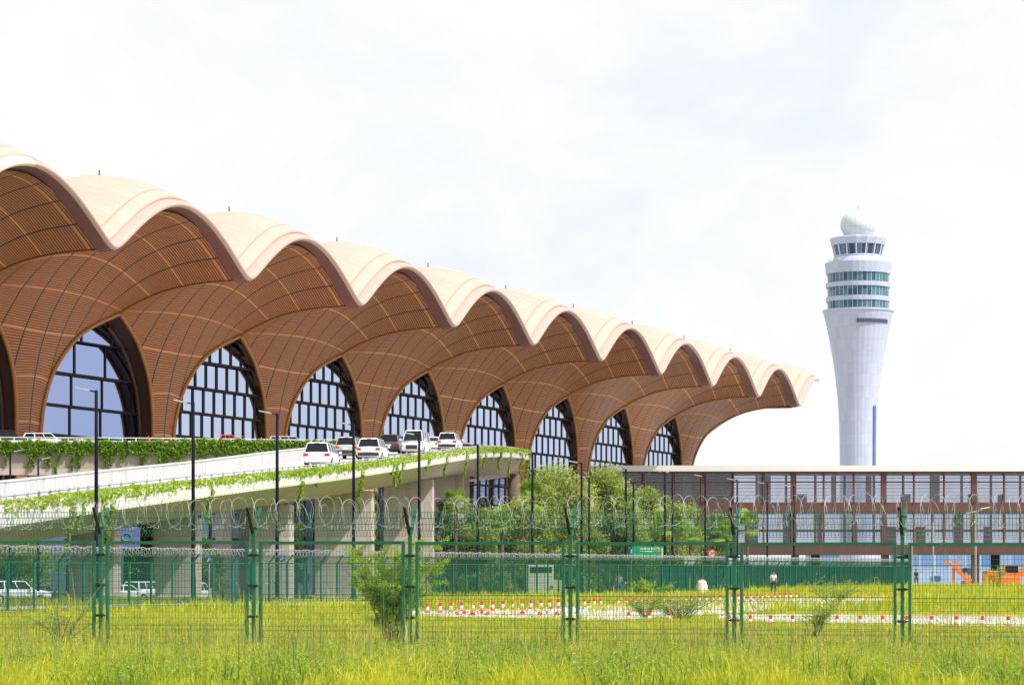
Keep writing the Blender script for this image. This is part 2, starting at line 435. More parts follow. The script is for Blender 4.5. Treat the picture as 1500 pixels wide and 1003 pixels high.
def pane_mat(name, n, cols, rot=0.0):
    m, nt, b = new_mat(name)
    tc = nd(nt,'ShaderNodeTexCoord'); sp = nd(nt,'ShaderNodeSeparateXYZ'); nt.links.new(tc.outputs['Object'], sp.inputs[0])
    ang = mathn(nt,'ADD', mathn(nt,'ARCTAN2', sp.outputs[1], sp.outputs[0]), rot)
    cmb = nd(nt,'ShaderNodeCombineXYZ'); nt.links.new(mathn(nt,'FLOOR', mathn(nt,'DIVIDE',ang,2*PI/n)), cmb.inputs[0])
    nt.links.new(mathn(nt,'FLOOR', mathn(nt,'DIVIDE',sp.outputs[2],2.5)), cmb.inputs[1])
    wn = nd(nt,'ShaderNodeTexWhiteNoise'); nt.links.new(cmb.outputs[0], wn.inputs['Vector'])
    c = mixc(nt, wn.outputs['Value'], cols[0], cols[1])
    c = mixc(nt, stripe(nt, ang, 2*PI/n, .018), c, (.45,.47,.5))
    nt.links.new(c, b.inputs['Base Color']); b.inputs['Roughness'].default_value = .12
    return m
TM = tower_mat()
facets('tower_shaft', [(880,27),(680,26.6),(640,27.2),(600,28.6),(575,30.6),(550,33.4),(525,37),(500,41.5),(478,46),(459,50.6),(457,52.3),(454.6,52.3),(454.4,45)], TM, 32, rot=PI/32)
TWG = pane_mat('tower_window_glass', 40, ((.012,.05,.12),(.09,.22,.27)))
for y0, y1 in ((442.5,454.5),(422,436),(402,415.5)):
    facets('window_band', [(y1,44.6),(y0,45.2)], TWG, 32, rot=PI/32)
facets('spandrel_ring', [(442.7,46.6),(436.2,47.3),(435.8,44)], TM, 32, rot=PI/32)
facets('spandrel_ring', [(422.2,46.9),(415.6,47.5),(415.2,44)], TM, 32, rot=PI/32)
facets('upper_drum', [(402.2,46.8),(388,48.6),(386.2,48.8),(385.8,40),(377,34.8),(376.5,35.5),(375,35)], TM, 32, rot=PI/32)
facets('cab_window', [(376.2,33.4),(360,37.4)], pane_mat('cab_glass', 24, ((.02,.05,.12),(.08,.16,.27))), 16)
for j in range(16):
    a = 2*PI*j/16+PI/16; mb = MB()
    mb.beam((33.9*ts*math.cos(a),33.9*ts*math.sin(a),tz(376.4)), (37.9*ts*math.cos(a),37.9*ts*math.sin(a),tz(359.6)), .28, .28); 
    mb.build('cab_mullion', M['dome'], ct)
facets('cab_roof', [(360,39),(351,41.3),(349.6,41.3),(348.4,38)], TM, 16)
mb = MB(); prof = [(21*ts, tz(349))]
for i in range(1, 22):
    a = -.72 + (PI/2+.72)*i/21; prof.append((26.0*ts*math.cos(a)+.001, tz(330)+ 22*ts*math.sin(a)*1.0))
mb.lathe(prof, (0,0,0), 28); 
def dome_mat():
    m, nt, b = new_mat('radome_shell')
    tc = nd(nt,'ShaderNodeTexCoord'); sp = nd(nt,'ShaderNodeSeparateXYZ'); nt.links.new(tc.outputs['Object'], sp.inputs[0])
    ang = mathn(nt,'ARCTAN2', sp.outputs[1], sp.outputs[0])
    v = mathn(nt,'MAXIMUM', stripe(nt, ang, PI/10, .03), stripe(nt, sp.outputs[2], 1.9, .09))
    c = mixc(nt, mathn(nt,'MULTIPLY', v, .5), (.60,.63,.65), (.36,.40,.45)); nt.links.new(c, b.inputs['Base Color']); b.inputs['Roughness'].default_value=.5
    return m
mb.build('radar_dome', dome_mat(), ct, True)
mb = MB(); mb.tube([(0,0,tz(308.5)),(0,0,tz(304))], .12, 6); mb.build('dome_rod', M['steel'], ct)
# railing on the cab balcony
mb = MB()
for z in (tz(383), tz(380.5)): mb.tube([(43*ts*math.cos(2*PI*j/24), 43*ts*math.sin(2*PI*j/24), z) for j in range(24)], .05, 4, closed=True)
for j in range(24): a=2*PI*j/24; mb.tube([(43*ts*math.cos(a),43*ts*math.sin(a),tz(385.9)),(43*ts*math.cos(a),43*ts*math.sin(a),tz(380.5))], .05, 4)
mb.build('balcony_railing', M['dome'], ct)
LVM = plain('grey_blue_louvre', (.09,.10,.18), .6)
# louvre strip under the drum and the dark stair slot on the shaft
def on_shaft(px, py, w):      # point on a ring of half width w px whose screen x is px
    dx = (px-1257)*ts; r = w*ts; return (dx, -math.sqrt(max(r*r-dx*dx,0)), tz(py))
for i in range(12):
    x0 = 1249+4.05*i; mb = MB()
    a,b,c,d = [Vector(on_shaft(x, y, w)) for x, y, w in ((x0,475.6,47.1),(x0+3.1,475.6,47.1),(x0+3.1,470.4,48.3),(x0,470.4,48.3))]
    off = Vector((0,-.15,0)); mb.add([a+off,b+off,c+off,d+off,a-off,b-off,c-off,d-off], [(0,1,2,3),(0,4,5,1),(1,5,6,2),(2,6,7,3),(3,7,4,0)])
    mb.build('louvre_window', LVM, ct)
mb = MB(); P = []
for y in (595,620,650,690):
    w = {595:29.5,620:28.3,650:27.5,690:27}[y]; P.append([Vector(on_shaft(x,y,w))+Vector((0.02,-.12,0)) for x in (1276.5,1279,1281)])
mb.grid(P); mb.build('stair_slot', plain('slot_glass',(.10,.14,.32),.4), ct)
# ---------------------------------------------------------------- PIER BUILDING (glazed walkway)
WY = 560.0; ws = WY/F
def wx(px): return (px-750)*ws
def wz(py): return (HOR-py)*ws + EYE
wb = empty('pier_building', (wx(1170), WY, 0)); tag(wb, 'long two storey glazed brown gallery raised on posts, right of the terminal', 'building')
WX0, WX1, WD = wx(858), wx(1720), 15.0
def wbuild(mb, name, mat, parent=None):
    o = mb.build(name, mat, wb if parent is None else parent)
    if parent is None: o.location = [-a for a in wb.location]
    return o
mb = MB(); mb.box(WX0-3, WX1, WY-2.0, WY+WD+2, wz(690.5), wz(682)); wbuild(mb, 'roof_slab', M['fascia'])
mb = MB(); mb.box(WX0-3, WX1, WY-1.6, WY+WD+1.6, wz(692.5), wz(690.6)); wbuild(mb, 'roof_edge', M['brown'])
mb = MB(); mb.box(WX0, WX1, WY-.7, WY+WD+.7, wz(750), wz(735.5)); wbuild(mb, 'middle_beam', M['brown'])
mb = MB(); mb.box(WX0, WX1, WY-.9, WY+WD+.9, wz(812), wz(797)); wbuild(mb, 'bottom_beam', M['brown'])
GC = glass_clear('pier_glass', (.66,.70,.80), .12)
px = 1162-132*2
xs_thin = [1030+44.0*i for i in range(-3, 16)]
for i, x in enumerate(xs_thin[:-1]):
    for nm, y0, y1 in (('upper_window',735.5,692.5),('lower_window',797,750)):
        a = MB(); a.grid([[(wx(x)+.3,WY,wz(y0)),(wx(x+44)-.3,WY,wz(y0))],[(wx(x)+.3,WY,wz(y1)),(wx(x+44)-.3,WY,wz(y1))]])
        wbuild(a, nm, GC)
for i, x in enumerate(xs_thin[::1]):
    wide = (i % 3) == 0; hw = .55 if wide else .17
    a = MB(); a.box(wx(x)-hw, wx(x)+hw, WY-.95, WY-.02, wz(797), wz(735.5) if False else wz(750)); a.box(wx(x)-hw, wx(x)+hw, WY-.95, WY-.02, wz(735.5), wz(692.5))
    wbuild(a, 'mullion', M['brown'])
    a = MB(); a.box(wx(x)-.25, wx(x)+.25, WY+WD-.4, WY+WD-.02, wz(797), wz(692.5)); wbuild(a, 'rear_mullion', M['brown'])
lv = MB()
for y in list(range(695, 734, 5))+list(range(753, 796, 6)):
    lv.box(WX0, WX1, WY-.55, WY-.35, wz(y+.36), wz(y-.36))
wbuild(lv, 'sun_louvre', plain('louvre_brown', (.24,.17,.16), .5, .1))
a = MB(); a.box(WX0, WX1, WY-.3, WY+WD-.5, wz(777.5), wz(775)); a.box(WX0, WX1, WY-.3, WY-.1, wz(706.6), wz(704.8)); wbuild(a, 'handrail', M['brown'])
a = MB(); a.box(WX0, wx(1078), WY+9, WY+9.3, wz(797), wz(692.6)); wbuild(a, 'added_dark_backing', plain('pane_darkening',(.03,.03,.05),.8,0,.4,.3))  # dark sheet added behind the left panes so they look shaded
# rear glazing and interior wall stretches
a = MB(); a.grid([[(WX0,WY+WD,wz(797)),(WX1,WY+WD,wz(797))],[(WX0,WY+WD,wz(692.5)),(WX1,WY+WD,wz(692.5))]]); wbuild(a, 'rear_glazing', glass_clear('rear_pier_glass', (.72,.74,.82), .15))
ipm = plain('inner_grey', (.36,.34,.42), .7, 0, .3)
for i in range(16):
    iw = MB()
    x = 890+i*52+random.uniform(-12,12); w_ = random.uniform(6,20)
    iw.box(wx(x), wx(x+w_), WY+8, WY+9, wz(797), wz(random.choice((750,762,770)))); wbuild(iw, 'inner_partition', ipm); iw = MB(); iw.box(wx(x+20), wx(x+20+w_), WY+7, WY+8, wz(735), wz(random.choice((695,714,722)))); wbuild(iw, 'inner_partition', ipm)
pc = MB(); pc.box(-.75,.75,-.75,.75, -3.0, wz(812)); pp = None
for x in [1030-132+3+44*3*i for i in range(0,6)]:
    if pp is None: pp = pc.build('support_post', M['brown'], wb); o = pp
    else: o = pp.copy(); COL.objects.link(o)
    o.location = (wx(x)-wb.location.x, .6, 0)
rp = MB(); rp.lathe([(.95,-3),(.95,wz(812))], (0,0,0), 16); pp = None
for x in (1194, 1325, 1457):
    if pp is None: pp = rp.build('round_post', plain('dark_post',(.06,.065,.06),.6), wb, True); o = pp
    else: o = pp.copy(); COL.objects.link(o)
    o.location = (wx(x)*1.02-wb.location.x, 10.5, 0)
# ---------------------------------------------------------------- GROUND
def sstep(a, b, x):
    t = max(0.0, min(1.0, (x-a)/(b-a))); return t*t*(3-2*t)
def gz(X, Y):
    left = -1.25*sstep(140,228,Y) - 1.25*sstep(228,330,Y)
    right = -2.5*sstep(256,320,Y)
    k = sstep(-2, 10, X - .1*(Y-120))
    z = left*(1-k) + right*k
    return z - 5.0*sstep(420, 900, Y)
def G(px, py, lift=0.0):
    Y = EYE*F/(py-HOR); X = (px-750)/F*Y
    for _ in range(20):
        Y = (EYE-gz(X,Y))*F/(py-HOR); X = (px-750)/F*Y
    return (X, Y, gz(X,Y)+lift)
mb = MB()
ys = [8,20,30,40,50,60,70,80,90,100,110,120,130,140,150,160,170,180,190,200,210,220,230,240,250,256,262,268,275,285,295,305,320,335,360,400,450,500,560,620,700,780,850,900,1000,1400,2500,6500]
xs = [-4000,-1500,-600,-300,-150,-100,-80,-60,-50,-44,-38,-32,-26,-20,-15,-10,-5,0,5,10,15,20,25,30,36,42,50,60,80,110,150,300,600,1500,4000]
mb.grid([[(x,y,gz(x,y)) for x in xs] for y in ys])
def ground_mat():
    m, nt, b = new_mat('turf_and_paving')
    tc = nd(nt,'ShaderNodeTexCoord'); sp = nd(nt,'ShaderNodeSeparateXYZ'); nt.links.new(tc.outputs['Object'], sp.inputs[0])
    def noise(sc, det=6.0, r=.6):
        n = nd(nt,'ShaderNodeTexNoise', Scale=sc, Detail=det, Roughness=r); nt.links.new(tc.outputs['Object'], n.inputs['Vector']); return n.outputs['Fac']
    c = mixc(nt, mathn(nt,'MULTIPLY', mathn(nt,'SUBTRACT', noise(.12), .3), 2.2), (.42,.42,.03), (.27,.34,.025))
    c = mixc(nt, mathn(nt,'MULTIPLY', mathn(nt,'SUBTRACT', noise(3.0,8.0,.7), .35), 1.6), c, (.13,.20,.02))
    c = mixc(nt, mathn(nt,'GREATER_THAN', noise(.5,9.0,.75), .60), c, (.33,.25,.13))
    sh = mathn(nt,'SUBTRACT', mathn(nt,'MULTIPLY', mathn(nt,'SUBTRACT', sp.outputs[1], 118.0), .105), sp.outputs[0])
    c = mixc(nt, mathn(nt,'MULTIPLY', mathn(nt,'GREATER_THAN', mathn(nt,'ADD', sh, mathn(nt,'MULTIPLY', noise(.3), 4.0)), 16.5), mathn(nt,'GREATER_THAN', sp.outputs[1], 60.0)), c, mixc(nt, noise(.8), (.06,.11,.02), (.13,.18,.06)))  # darker turf about the ramp, colour deepened to cut its bounced light
    yy = mathn(nt,'ADD', sp.outputs[1], mathn(nt,'MULTIPLY', noise(.05), 14.0))
    far = mathn(nt,'GREATER_THAN', yy, 275.0)
    pav = mixc(nt, noise(.4), (.33,.32,.30), (.42,.41,.38))
    c = mixc(nt, far, c, pav)
    nt.links.new(c, b.inputs['Base Color']); b.inputs['Roughness'].default_value = .95; b.inputs['Specular IOR Level'].default_value = .1
    bp = nd(nt,'ShaderNodeBump', Strength=.6, Distance=.12); nt.links.new(noise(7.0,8.0,.7), bp.inputs['Height']); nt.links.new(bp.outputs['Normal'], b.inputs['Normal'])
    return m
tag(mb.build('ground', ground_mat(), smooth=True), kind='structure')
def strip(name, near, far, mat, lift):
    mb = MB(); n = 40; P = []
    def pick(L, t):
        k = t*(len(L)-1); i = min(int(k), len(L)-2); f = k-i
        return L[i][0]+(L[i+1][0]-L[i][0])*f, L[i][1]+(L[i+1][1]-L[i][1])*f
    for i in range(n+1):
        a = G(*pick(near, i/n), lift=lift); b = G(*pick(far, i/n), lift=lift)
        P.append([tuple(a[j]+(b[j]-a[j])*q for j in range(3)) for q in (0,.25,.5,.75,1)])
    mb.grid(P); o = mb.build(name, mat); return tag(o, kind='structure')
PAVE = plain('bright_concrete', (.52,.50,.47), .9, 0, .35, 1.5, .3, 12)
strip('path', [(600,903),(900,909),(1060,900),(1180,890),(1322,883)], [(600,896),(900,887),(1060,880),(1180,875),(1322,876)], PAVE, .03)
strip('path', [(1052,909),(1200,914),(1560,920)], [(1052,901),(1200,900.5),(1560,904)], PAVE, .034)
strip('road', [(-200,901),(0,897),(150,892),(300,888),(540,885)], [(-200,892),(0,889),(150,886),(300,883.5),(540,881)], plain('grey_road', (.36,.35,.37), .9, 0, .15, 1), .03)
strip('kerb', [(1178,874),(1325,876)], [(1178,871.5),(1325,873.2)], plain('orange_soil_kerb', (.55,.27,.08), .9, 0, .2), .05)
strip('kerb', [(1335,903.3),(1560,903.6)], [(1335,901.5),(1560,902)], plain('orange_soil_strip', (.55,.33,.10), .9, 0, .2), .05)

# ---------------------------------------------------------------- leaves
def leaf_quads(cen, size, rg, flat=0.0, aspect=.5, ddir=None):
    """rhombic leaves at centres; returns co (n*4,3)"""
    n = len(cen); a = rg.normal(size=(n,3)); a[:,2] *= (1-flat); 
    if ddir is not None: a = a*.6 + np.array(ddir)
    a /= np.linalg.norm(a,axis=1)[:,None]+1e-9
    b = rg.normal(size=(n,3)); b -= (b*a).sum(1)[:,None]*a; b /= np.linalg.norm(b,axis=1)[:,None]+1e-9
    s = (size*rg.uniform(.6,1.35,n))[:,None]
    c = np.asarray(cen)
    co = np.stack([c-a*s*.5, c+b*s*aspect*.5, c+a*s*.5, c-b*s*aspect*.5], axis=1)
    return co.reshape(-1,3)
def tints(n, rg, base=None):
    t = rg.uniform(0,1,n) if base is None else np.clip(base + rg.normal(0,.18,n), 0, 1)
    c = np.repeat(np.stack([t,t,t,np.ones(n)],axis=1), 4, axis=0); return c
LM = dict(
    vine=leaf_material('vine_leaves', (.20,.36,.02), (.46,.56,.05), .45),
    vined=leaf_material('shaded_vine_leaves', (.12,.28,.03), (.36,.52,.06), .45),  # darker copy of the creeper colour, shade put into the leaves
    light=leaf_material('light_tree_leaves', (.19,.28,.045), (.50,.56,.14), .4),
    mid=leaf_material('mid_tree_leaves', (.13,.21,.04), (.38,.46,.11), .4),
    dark=leaf_material('dark_tree_leaves', (.07,.12,.035), (.24,.32,.08), .35),
    palm=leaf_material('palm_leaves', (.13,.26,.03), (.36,.50,.08), .4),
    dry=leaf_material('dry_twigs', (.20,.15,.09), (.45,.38,.25), .1),
    shrub=leaf_material('shrub_leaves', (.18,.34,.02), (.42,.56,.05), .45),
    grass=leaf_material('grass_blades', (.13,.24,.012), (.62,.60,.035), .4, .7),
    gdark=leaf_material('dark_weed_blades', (.05,.13,.015), (.20,.32,.03), .3),
    straw=leaf_material('weed_stems', (.22,.22,.05), (.42,.38,.12), .2),
    flower=leaf_material('orange_flowers', (.62,.16,.03), (.75,.34,.06), .3),
)
def stained(name, col, dark):
    m, nt, b_ = new_mat(name); tc = nd(nt,'ShaderNodeTexCoord')
    mp = nd(nt,'ShaderNodeMapping'); mp.inputs['Scale'].default_value = (1.2,1.2,.16); nt.links.new(tc.outputs['Object'], mp.inputs[0])
    n1 = nd(nt,'ShaderNodeTexNoise', Scale=1.0, Detail=8.0, Roughness=.7); nt.links.new(mp.outputs[0], n1.inputs['Vector'])
    n2 = nd(nt,'ShaderNodeTexNoise', Scale=.35, Detail=6.0); nt.links.new(tc.outputs['Object'], n2.inputs['Vector'])
    cc_ = mixc(nt, n2.outputs['Fac'], tuple(x*.88 for x in col), tuple(min(1,x*1.1) for x in col))
    cc_ = mixc(nt, mathn(nt,'MULTIPLY', mathn(nt,'SUBTRACT', n1.outputs['Fac'], .5), 3.0), cc_, dark)
    sp = nd(nt,'ShaderNodeSeparateXYZ'); nt.links.new(tc.outputs['Object'], sp.inputs[0])
    cc_ = mixc(nt, mathn(nt,'MULTIPLY', stripe(nt, sp.outputs[1], 6.0, .07), .5), cc_, dark)
    nt.links.new(cc_, b_.inputs['Base Color']); b_.inputs['Roughness'].default_value = .88
    bp = nd(nt,'ShaderNodeBump', Strength=.3, Distance=.04); nt.links.new(n1.outputs['Fac'], bp.inputs['Height']); nt.links.new(bp.outputs['Normal'], b_.inputs['Normal']); return m
M['concrete'] = stained('tan_stained_concrete', (.56,.465,.43), (.33,.27,.22)); M['pale'] = stained('pale_stained_concrete', (.50,.495,.51), (.33,.33,.33))
# ---------------------------------------------------------------- RAMP
RE = [(-34,30,-1.55),(-30,50,-1.2),(-26.6,80,.45),(-22.1,118,2.71),(-19.7,143,4.15),(-15.9,182,6.28),(-12.9,207,7.66),(-9.1,242,9.75),(-3.9,290,12.6),(-1.0,304,13.3),(1.4,315,13.55),(1.6,325,13.6),(-2,338,13.6)]
def re_at(t):
    q = cr(RE, t); return q
NR = 12*(len(RE)-1)
RC = [re_at(i/12) for i in range(NR+1)]
def ramp_sec(i):
    a = RC[max(0,i-1)]; b = RC[min(NR,i+1)]
    t = np.array([b[0]-a[0], b[1]-a[1]]); t /= np.linalg.norm(t); return RC[i], np.array([-t[1], t[0]])    # inward = left
def ramp_at(Y, inward, dz=0.0):
    """point on the ramp beside the edge point at depth Y"""
    i = min(range(NR+1), key=lambda j: abs(RC[j][1]-Y) + (100 if RC[j][0] > 1.3 and Y < 312 else 0)); c, n = ramp_sec(i)
    return Vector((c[0]+n[0]*inward, c[1]+n[1]*inward, c[2]+EYE+dz)), math.atan2(-n[0], n[1])
END = [i for i in range(NR+1) if RC[i][1] <= 304][-1]
def ramp_grid(sec, i0, i1, step=1):
    P = []
    for i in range(i0, i1+1, step):
        c, n = ramp_sec(i); P.append([(c[0]+n[0]*w, c[1]+n[1]*w, c[2]+EYE+z) for w, z in sec(i)])
    return P
rm = empty('elevated_ramp', (-20,140,0)); tag(rm, 'curving concrete access ramp climbing on thick piers to the departure deck', 'ramp')
def rbuild(mb, name, mat, smooth=False):
    o = mb.build(name, mat, rm, smooth); o.location = -rm.location; return o
WR = 10.6
def tilt(i): return -.75*(1-sstep(130,255,RC[i][1]))*(1 if RC[i][1] < 300 else 0)
mb = MB(); mb.grid(ramp_grid(lambda i: [(.9,-.25),(WR-.35,-.25+tilt(i))], 0, END)); rbuild(mb, 'roadway', plain('ramp_road', (.55,.54,.52), .9, 0, .1, .5))
mb = MB(); mb.grid(ramp_grid(lambda i: [(.9,-.25),(.9,-.02),(.62,-.02),(.62,-.3),(.12,-.3),(.12,.02),(0,.02),(-.06,-.5),(-.02,-.95),(.12,-1.0)], 0, NR))
for i in range(0, NR, 1):      # short upright ribs cast into the fascia
    c, n = ramp_sec(i)
    for q in (0, .33, .66):
        c2 = RC[i]+(RC[min(NR,i+1)]-RC[i])*q
        mb.beam((c2[0]-n[0]*.09, c2[1]-n[1]*.09, c2[2]+EYE-.12), (c2[0]-n[0]*.09, c2[1]-n[1]*.09, c2[2]+EYE-.9), .12, .12)
rbuild(mb, 'edge_planter', plain('white_precast', (.74,.73,.72), .8, 0, .1, .8, .2, 8))
def haunch(i):
    f = min(1, i/NR*1.25); d = 2.0+.9*f; return [(.12,-1.0),(.3,-1.15),(1.5,-d+.55),(2.1,-d+.18),(3.2,-d),(WR-3.0,-d),(WR-.1,-1.0)]
mb = MB(); mb.grid(ramp_grid(haunch, 0, END+8)); rbuild(mb, 'underside', M['concrete'])
# rounded nose where the underside tapers out at the top of the ramp
mb = MB(); mb.grid(ramp_grid(lambda i: [(.12,-1.0),(.3,-1.15),(1.5,-2.35),(2.1,-2.72),(3.2,-2.9),(6.0,-2.95)], END+8, NR)); rbuild(mb, 'nose', M['concrete'])
mb = MB(); mb.grid(ramp_grid(lambda i: [(w_,z_+tilt(i)) for w_,z_ in ((WR-.35,-.25),(WR-.35,.78),(WR-.4,.8),(WR-.4,.9),(WR,.9),(WR,.8),(WR-.02,-1.0))], 0, END-6)); rbuild(mb, 'inner_parapet', M['pale'])
# low rail on the outer edge
mb = MB()
for z in (.30, .12):
    mb.tube([(RC[i][0]+ramp_sec(i)[1][0]*.78, RC[i][1]+ramp_sec(i)[1][1]*.78, RC[i][2]+EYE+z) for i in range(0,NR+1)], .045, 4)
rbuild(mb, 'rail', M['steel'])
rpst = None; pcnt = 0
for i in range(6, NR, 1):
    c, n = ramp_sec(i)
    if c[1] < 112: continue
    if rpst is None: a = MB(); a.box(-.06,.06,-.06,.06,-.02,.36); rpst = a.build('rail_post', M['steel'], rm); o = rpst
    else: o = rpst.copy(); COL.objects.link(o)
    pcnt += 1
    o.location = Vector((c[0]+n[0]*.78, c[1]+n[1]*.78, c[2]+EYE)) - rm.location
for Y, w, dpt, inn in ((96,2.4,2.2,3.6),(124,2.3,2.2,3.6),(148,2.4,2.4,3.6),(170,2.6,2.8,3.6),(198,3.0,3.2,3.6),(232,4.9,3.2,4.1),(270,4.9,3.4,4.3),(300,4.0,3.0,5.5)):
    p, ang = ramp_at(Y, inn); a = MB(); z0 = gz(p.x,p.y)-.5; zt = p.z-1.9-.8*min(1,(Y-40)/200)
    a.box(-w/2, w/2, -dpt/2, dpt/2, 0, zt-z0); a.box(-w/2-.25, w/2+.25, -dpt/2-.2, dpt/2+.2, 0, .8)
    o = rbuild(a, 'pier', M['concrete']); o.location = Vector((p.x,p.y,z0)) - rm.location; o.rotation_euler[2] = 0
    bv = o.modifiers.new('b','BEVEL'); bv.width = .12; bv.segments = 2
a = MB(); a.lathe([(.75,-3),(.6,0),(.55,6),(.7,DHX)], (0,0,0), 9) if False else a.lathe([(.8,-3),(.62,0),(.5,6),(.75,12.6)], (0,0,0), 9)
o = rbuild(a, 'vine_covered_pier', M['bark'], True); o.location = Vector((.2,319,0)) - rm.location
# ---------------------------------------------------------------- DEPARTURE DECK
DH = 14.0+EYE
dk = empty('departure_deck', (-40,312,0)); tag(dk, 'raised departure forecourt slab with tan side wall in front of the terminal', 'forecourt deck')
def dbuild(mb, name, mat): o = mb.build(name, mat, dk); o.location = -dk.location; return o
front = [(-66,306.4),(-57.5,307),(-40,309),(-24,313),(-12.5,312)]
def terr(s): return T(s, 5.0, 0)[:2]
poly = front + [(-1,318),(1.2,325),(-2.2,338),(-12,352),terr(60),terr(0),terr(-62)]
mb = MB(); mb.prism(poly, DH-1.6, DH+.1); dbuild(mb, 'slab', M['concrete'])
mb = MB()
for a, b in zip(front[:-1], front[1:]):
    mb.beam((a[0],a[1]-.1,DH-1.55),(b[0],b[1]-.1,DH-1.55), .5, 2.4)
dbuild(mb, 'side_wall', plain('weathered_tan_wall', (.40,.35,.28), .9, 0, .25, .25, .3, 3))
mb = MB()
for a, b in zip(front[:-1], front[1:]): mb.beam((a[0],a[1]-.2,DH-3.15),(b[0],b[1]-.2,DH-3.15), .7, .75)
dbuild(mb, 'edge_beam', M['concrete'])
mb = MB()
for a, b in zip(front[:-1], front[1:]):
    mb.beam((a[0],a[1]-.05,DH+.72),(b[0],b[1]-.05,DH+.72), .09, .10); mb.beam((a[0],a[1]-.05,DH+.2),(b[0],b[1]-.05,DH+.2), .3, .4)
dbuild(mb, 'parapet_rail', M['white'])
a = MB(); a.box(-.06,.06,-.04,.04,.4,.70); ps = None
for i in range(34):
    x = -62+i*1.5
    for q, r in zip(front[:-1], front[1:]):
        if q[0] <= x <= r[0]: y = q[1]+(r[1]-q[1])*(x-q[0])/(r[0]-q[0])
    if ps is None: ps = a.build('rail_post', M['white'], dk); o = ps
    else: o = ps.copy(); COL.objects.link(o)
    o.location = Vector((x, y-.05, DH)) - dk.location
cm = MB(); cm.box(-.9,.9,-.9,.9,-2.8,DH-1.7); ps = None
for x, y in ((-62,318),(-48,326),(-34,322),(-20,326),(-34,350),(-20,350),(-52,345),(-6,326)):
    if ps is None: ps = cm.build('deck_column', M['concrete'], dk); o = ps
    else: o = ps.copy(); COL.objects.link(o)
    o.location = Vector((x,y,0)) - dk.location
# ---------------------------------------------------------------- hanging plants along ramp and deck
def vine_band(name, label, path, dens, size, mat, down, trailer_n, tl, rg, out=(0,-1), fl=0.0, spread=.5):
    """path: function t in 0..1 -> (x,y,z), outward vector"""
    n = dens; t = rg.uniform(0,1,n)
    P = np.array([path(a)[0] for a in t]); O = np.array([path(a)[1] for a in t])
    lump = .55+.45*np.sin(t*190+3*np.sin(t*61))*np.sin(t*77+1.3)
    d = rg.power(1.4, n)*rg.choice([1,1,1,.4],n)
    P[:,2] += rg.uniform(-1,.8,n)*down*(.45+.6*np.abs(lump))
    k = rg.uniform(-.35,spread,n); P[:,0] += O[:,0]*k; P[:,1] += O[:,1]*k
    # trailers
    C = [P]
    for _ in range(trailer_n):
        a = rg.uniform(0,1); p, o = path(a); L = rg.uniform(.35,1)*tl*rg.choice([.5,.8,1.0,1.15]); m = int(L*34/size*.6)
        zz = rg.uniform(0,1,m)**.8
        q = np.empty((m,3)); wv = .12*(1-zz*.7)
        q[:,0] = p[0]+o[0]*(.25)+rg.normal(0,1,m)*wv + .15*np.sin(zz*6); q[:,1] = p[1]+o[1]*.25+rg.normal(0,1,m)*wv; q[:,2] = p[2]-zz*L
        C.append(q)
    c = np.concatenate(C)
    o = raw_mesh(name, leaf_quads(c, size, rg, aspect=.55), 4, mat, colors=tints(len(c), rg))
    return tag(o, label, 'hanging plants', kind='stuff')
def ramp_path(t):
    f = 36 + t*(NR-37); i = int(f); q = f-i; c, n = ramp_sec(i); c = c+(RC[min(NR,i+1)]-c)*q
    return (c[0]+n[0]*.2, c[1]+n[1]*.2, c[2]+EYE-.08), (-n[0],-n[1])
vine_band('trailing_vines', 'bright yellow green creeper spilling over the ramp edge planter', ramp_path, 24000, .24, LM['vine'], .35, 30, 3.0, rng)
def deck_path(t):
    x = -64 + t*50
    for q, r in zip(front[:-1], front[1:]):
        if q[0] <= x <= r[0]: y = q[1]+(r[1]-q[1])*(x-q[0])/(r[0]-q[0])
    return (x, y-.45, DH-.35+.25*sstep(.45,.6,t)), (0,-1)
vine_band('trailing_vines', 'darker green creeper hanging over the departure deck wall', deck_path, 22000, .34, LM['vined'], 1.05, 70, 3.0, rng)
def para_path(t):
    i = int(30+t*(END-40)); c, n = ramp_sec(i); j = min(NR,i+1); q = rng.uniform(0,1); c = c+(RC[j]-c)*q
    return (c[0]+n[0]*(WR-.2), c[1]+n[1]*(WR-.2), c[2]+EYE+.80+tilt(i)), (-n[0],-n[1])
vine_band('trailing_vines', 'thin line of creeper along the inner parapet of the ramp', para_path, 2600, .16, LM['vine'], .10, 0, 1, rng, spread=.2)
# orange flowers among the creeper
fc = []
for _ in range(46):
    p, o = ramp_path(rng.uniform(0,1)); b = np.array(p)+np.array([o[0]*.1,o[1]*.1,rng.uniform(.1,.42)]); fc.append(b+rng.normal(0,.14,(6,3)))
for _ in range(14):
    p, o = deck_path(rng.uniform(0,1)); b = np.array(p)+np.array([0,-.1,rng.uniform(.5,1.1)]); fc.append(b+rng.normal(0,.22,(14,3)))
fc = np.concatenate(fc)
tag(raw_mesh('flowers', leaf_quads(fc, .15, rng, aspect=.8), 4, LM['flower'], colors=tints(len(fc), rng)), 'small orange flowers dotted through the creeper on ramp and deck', 'flowers', kind='stuff')

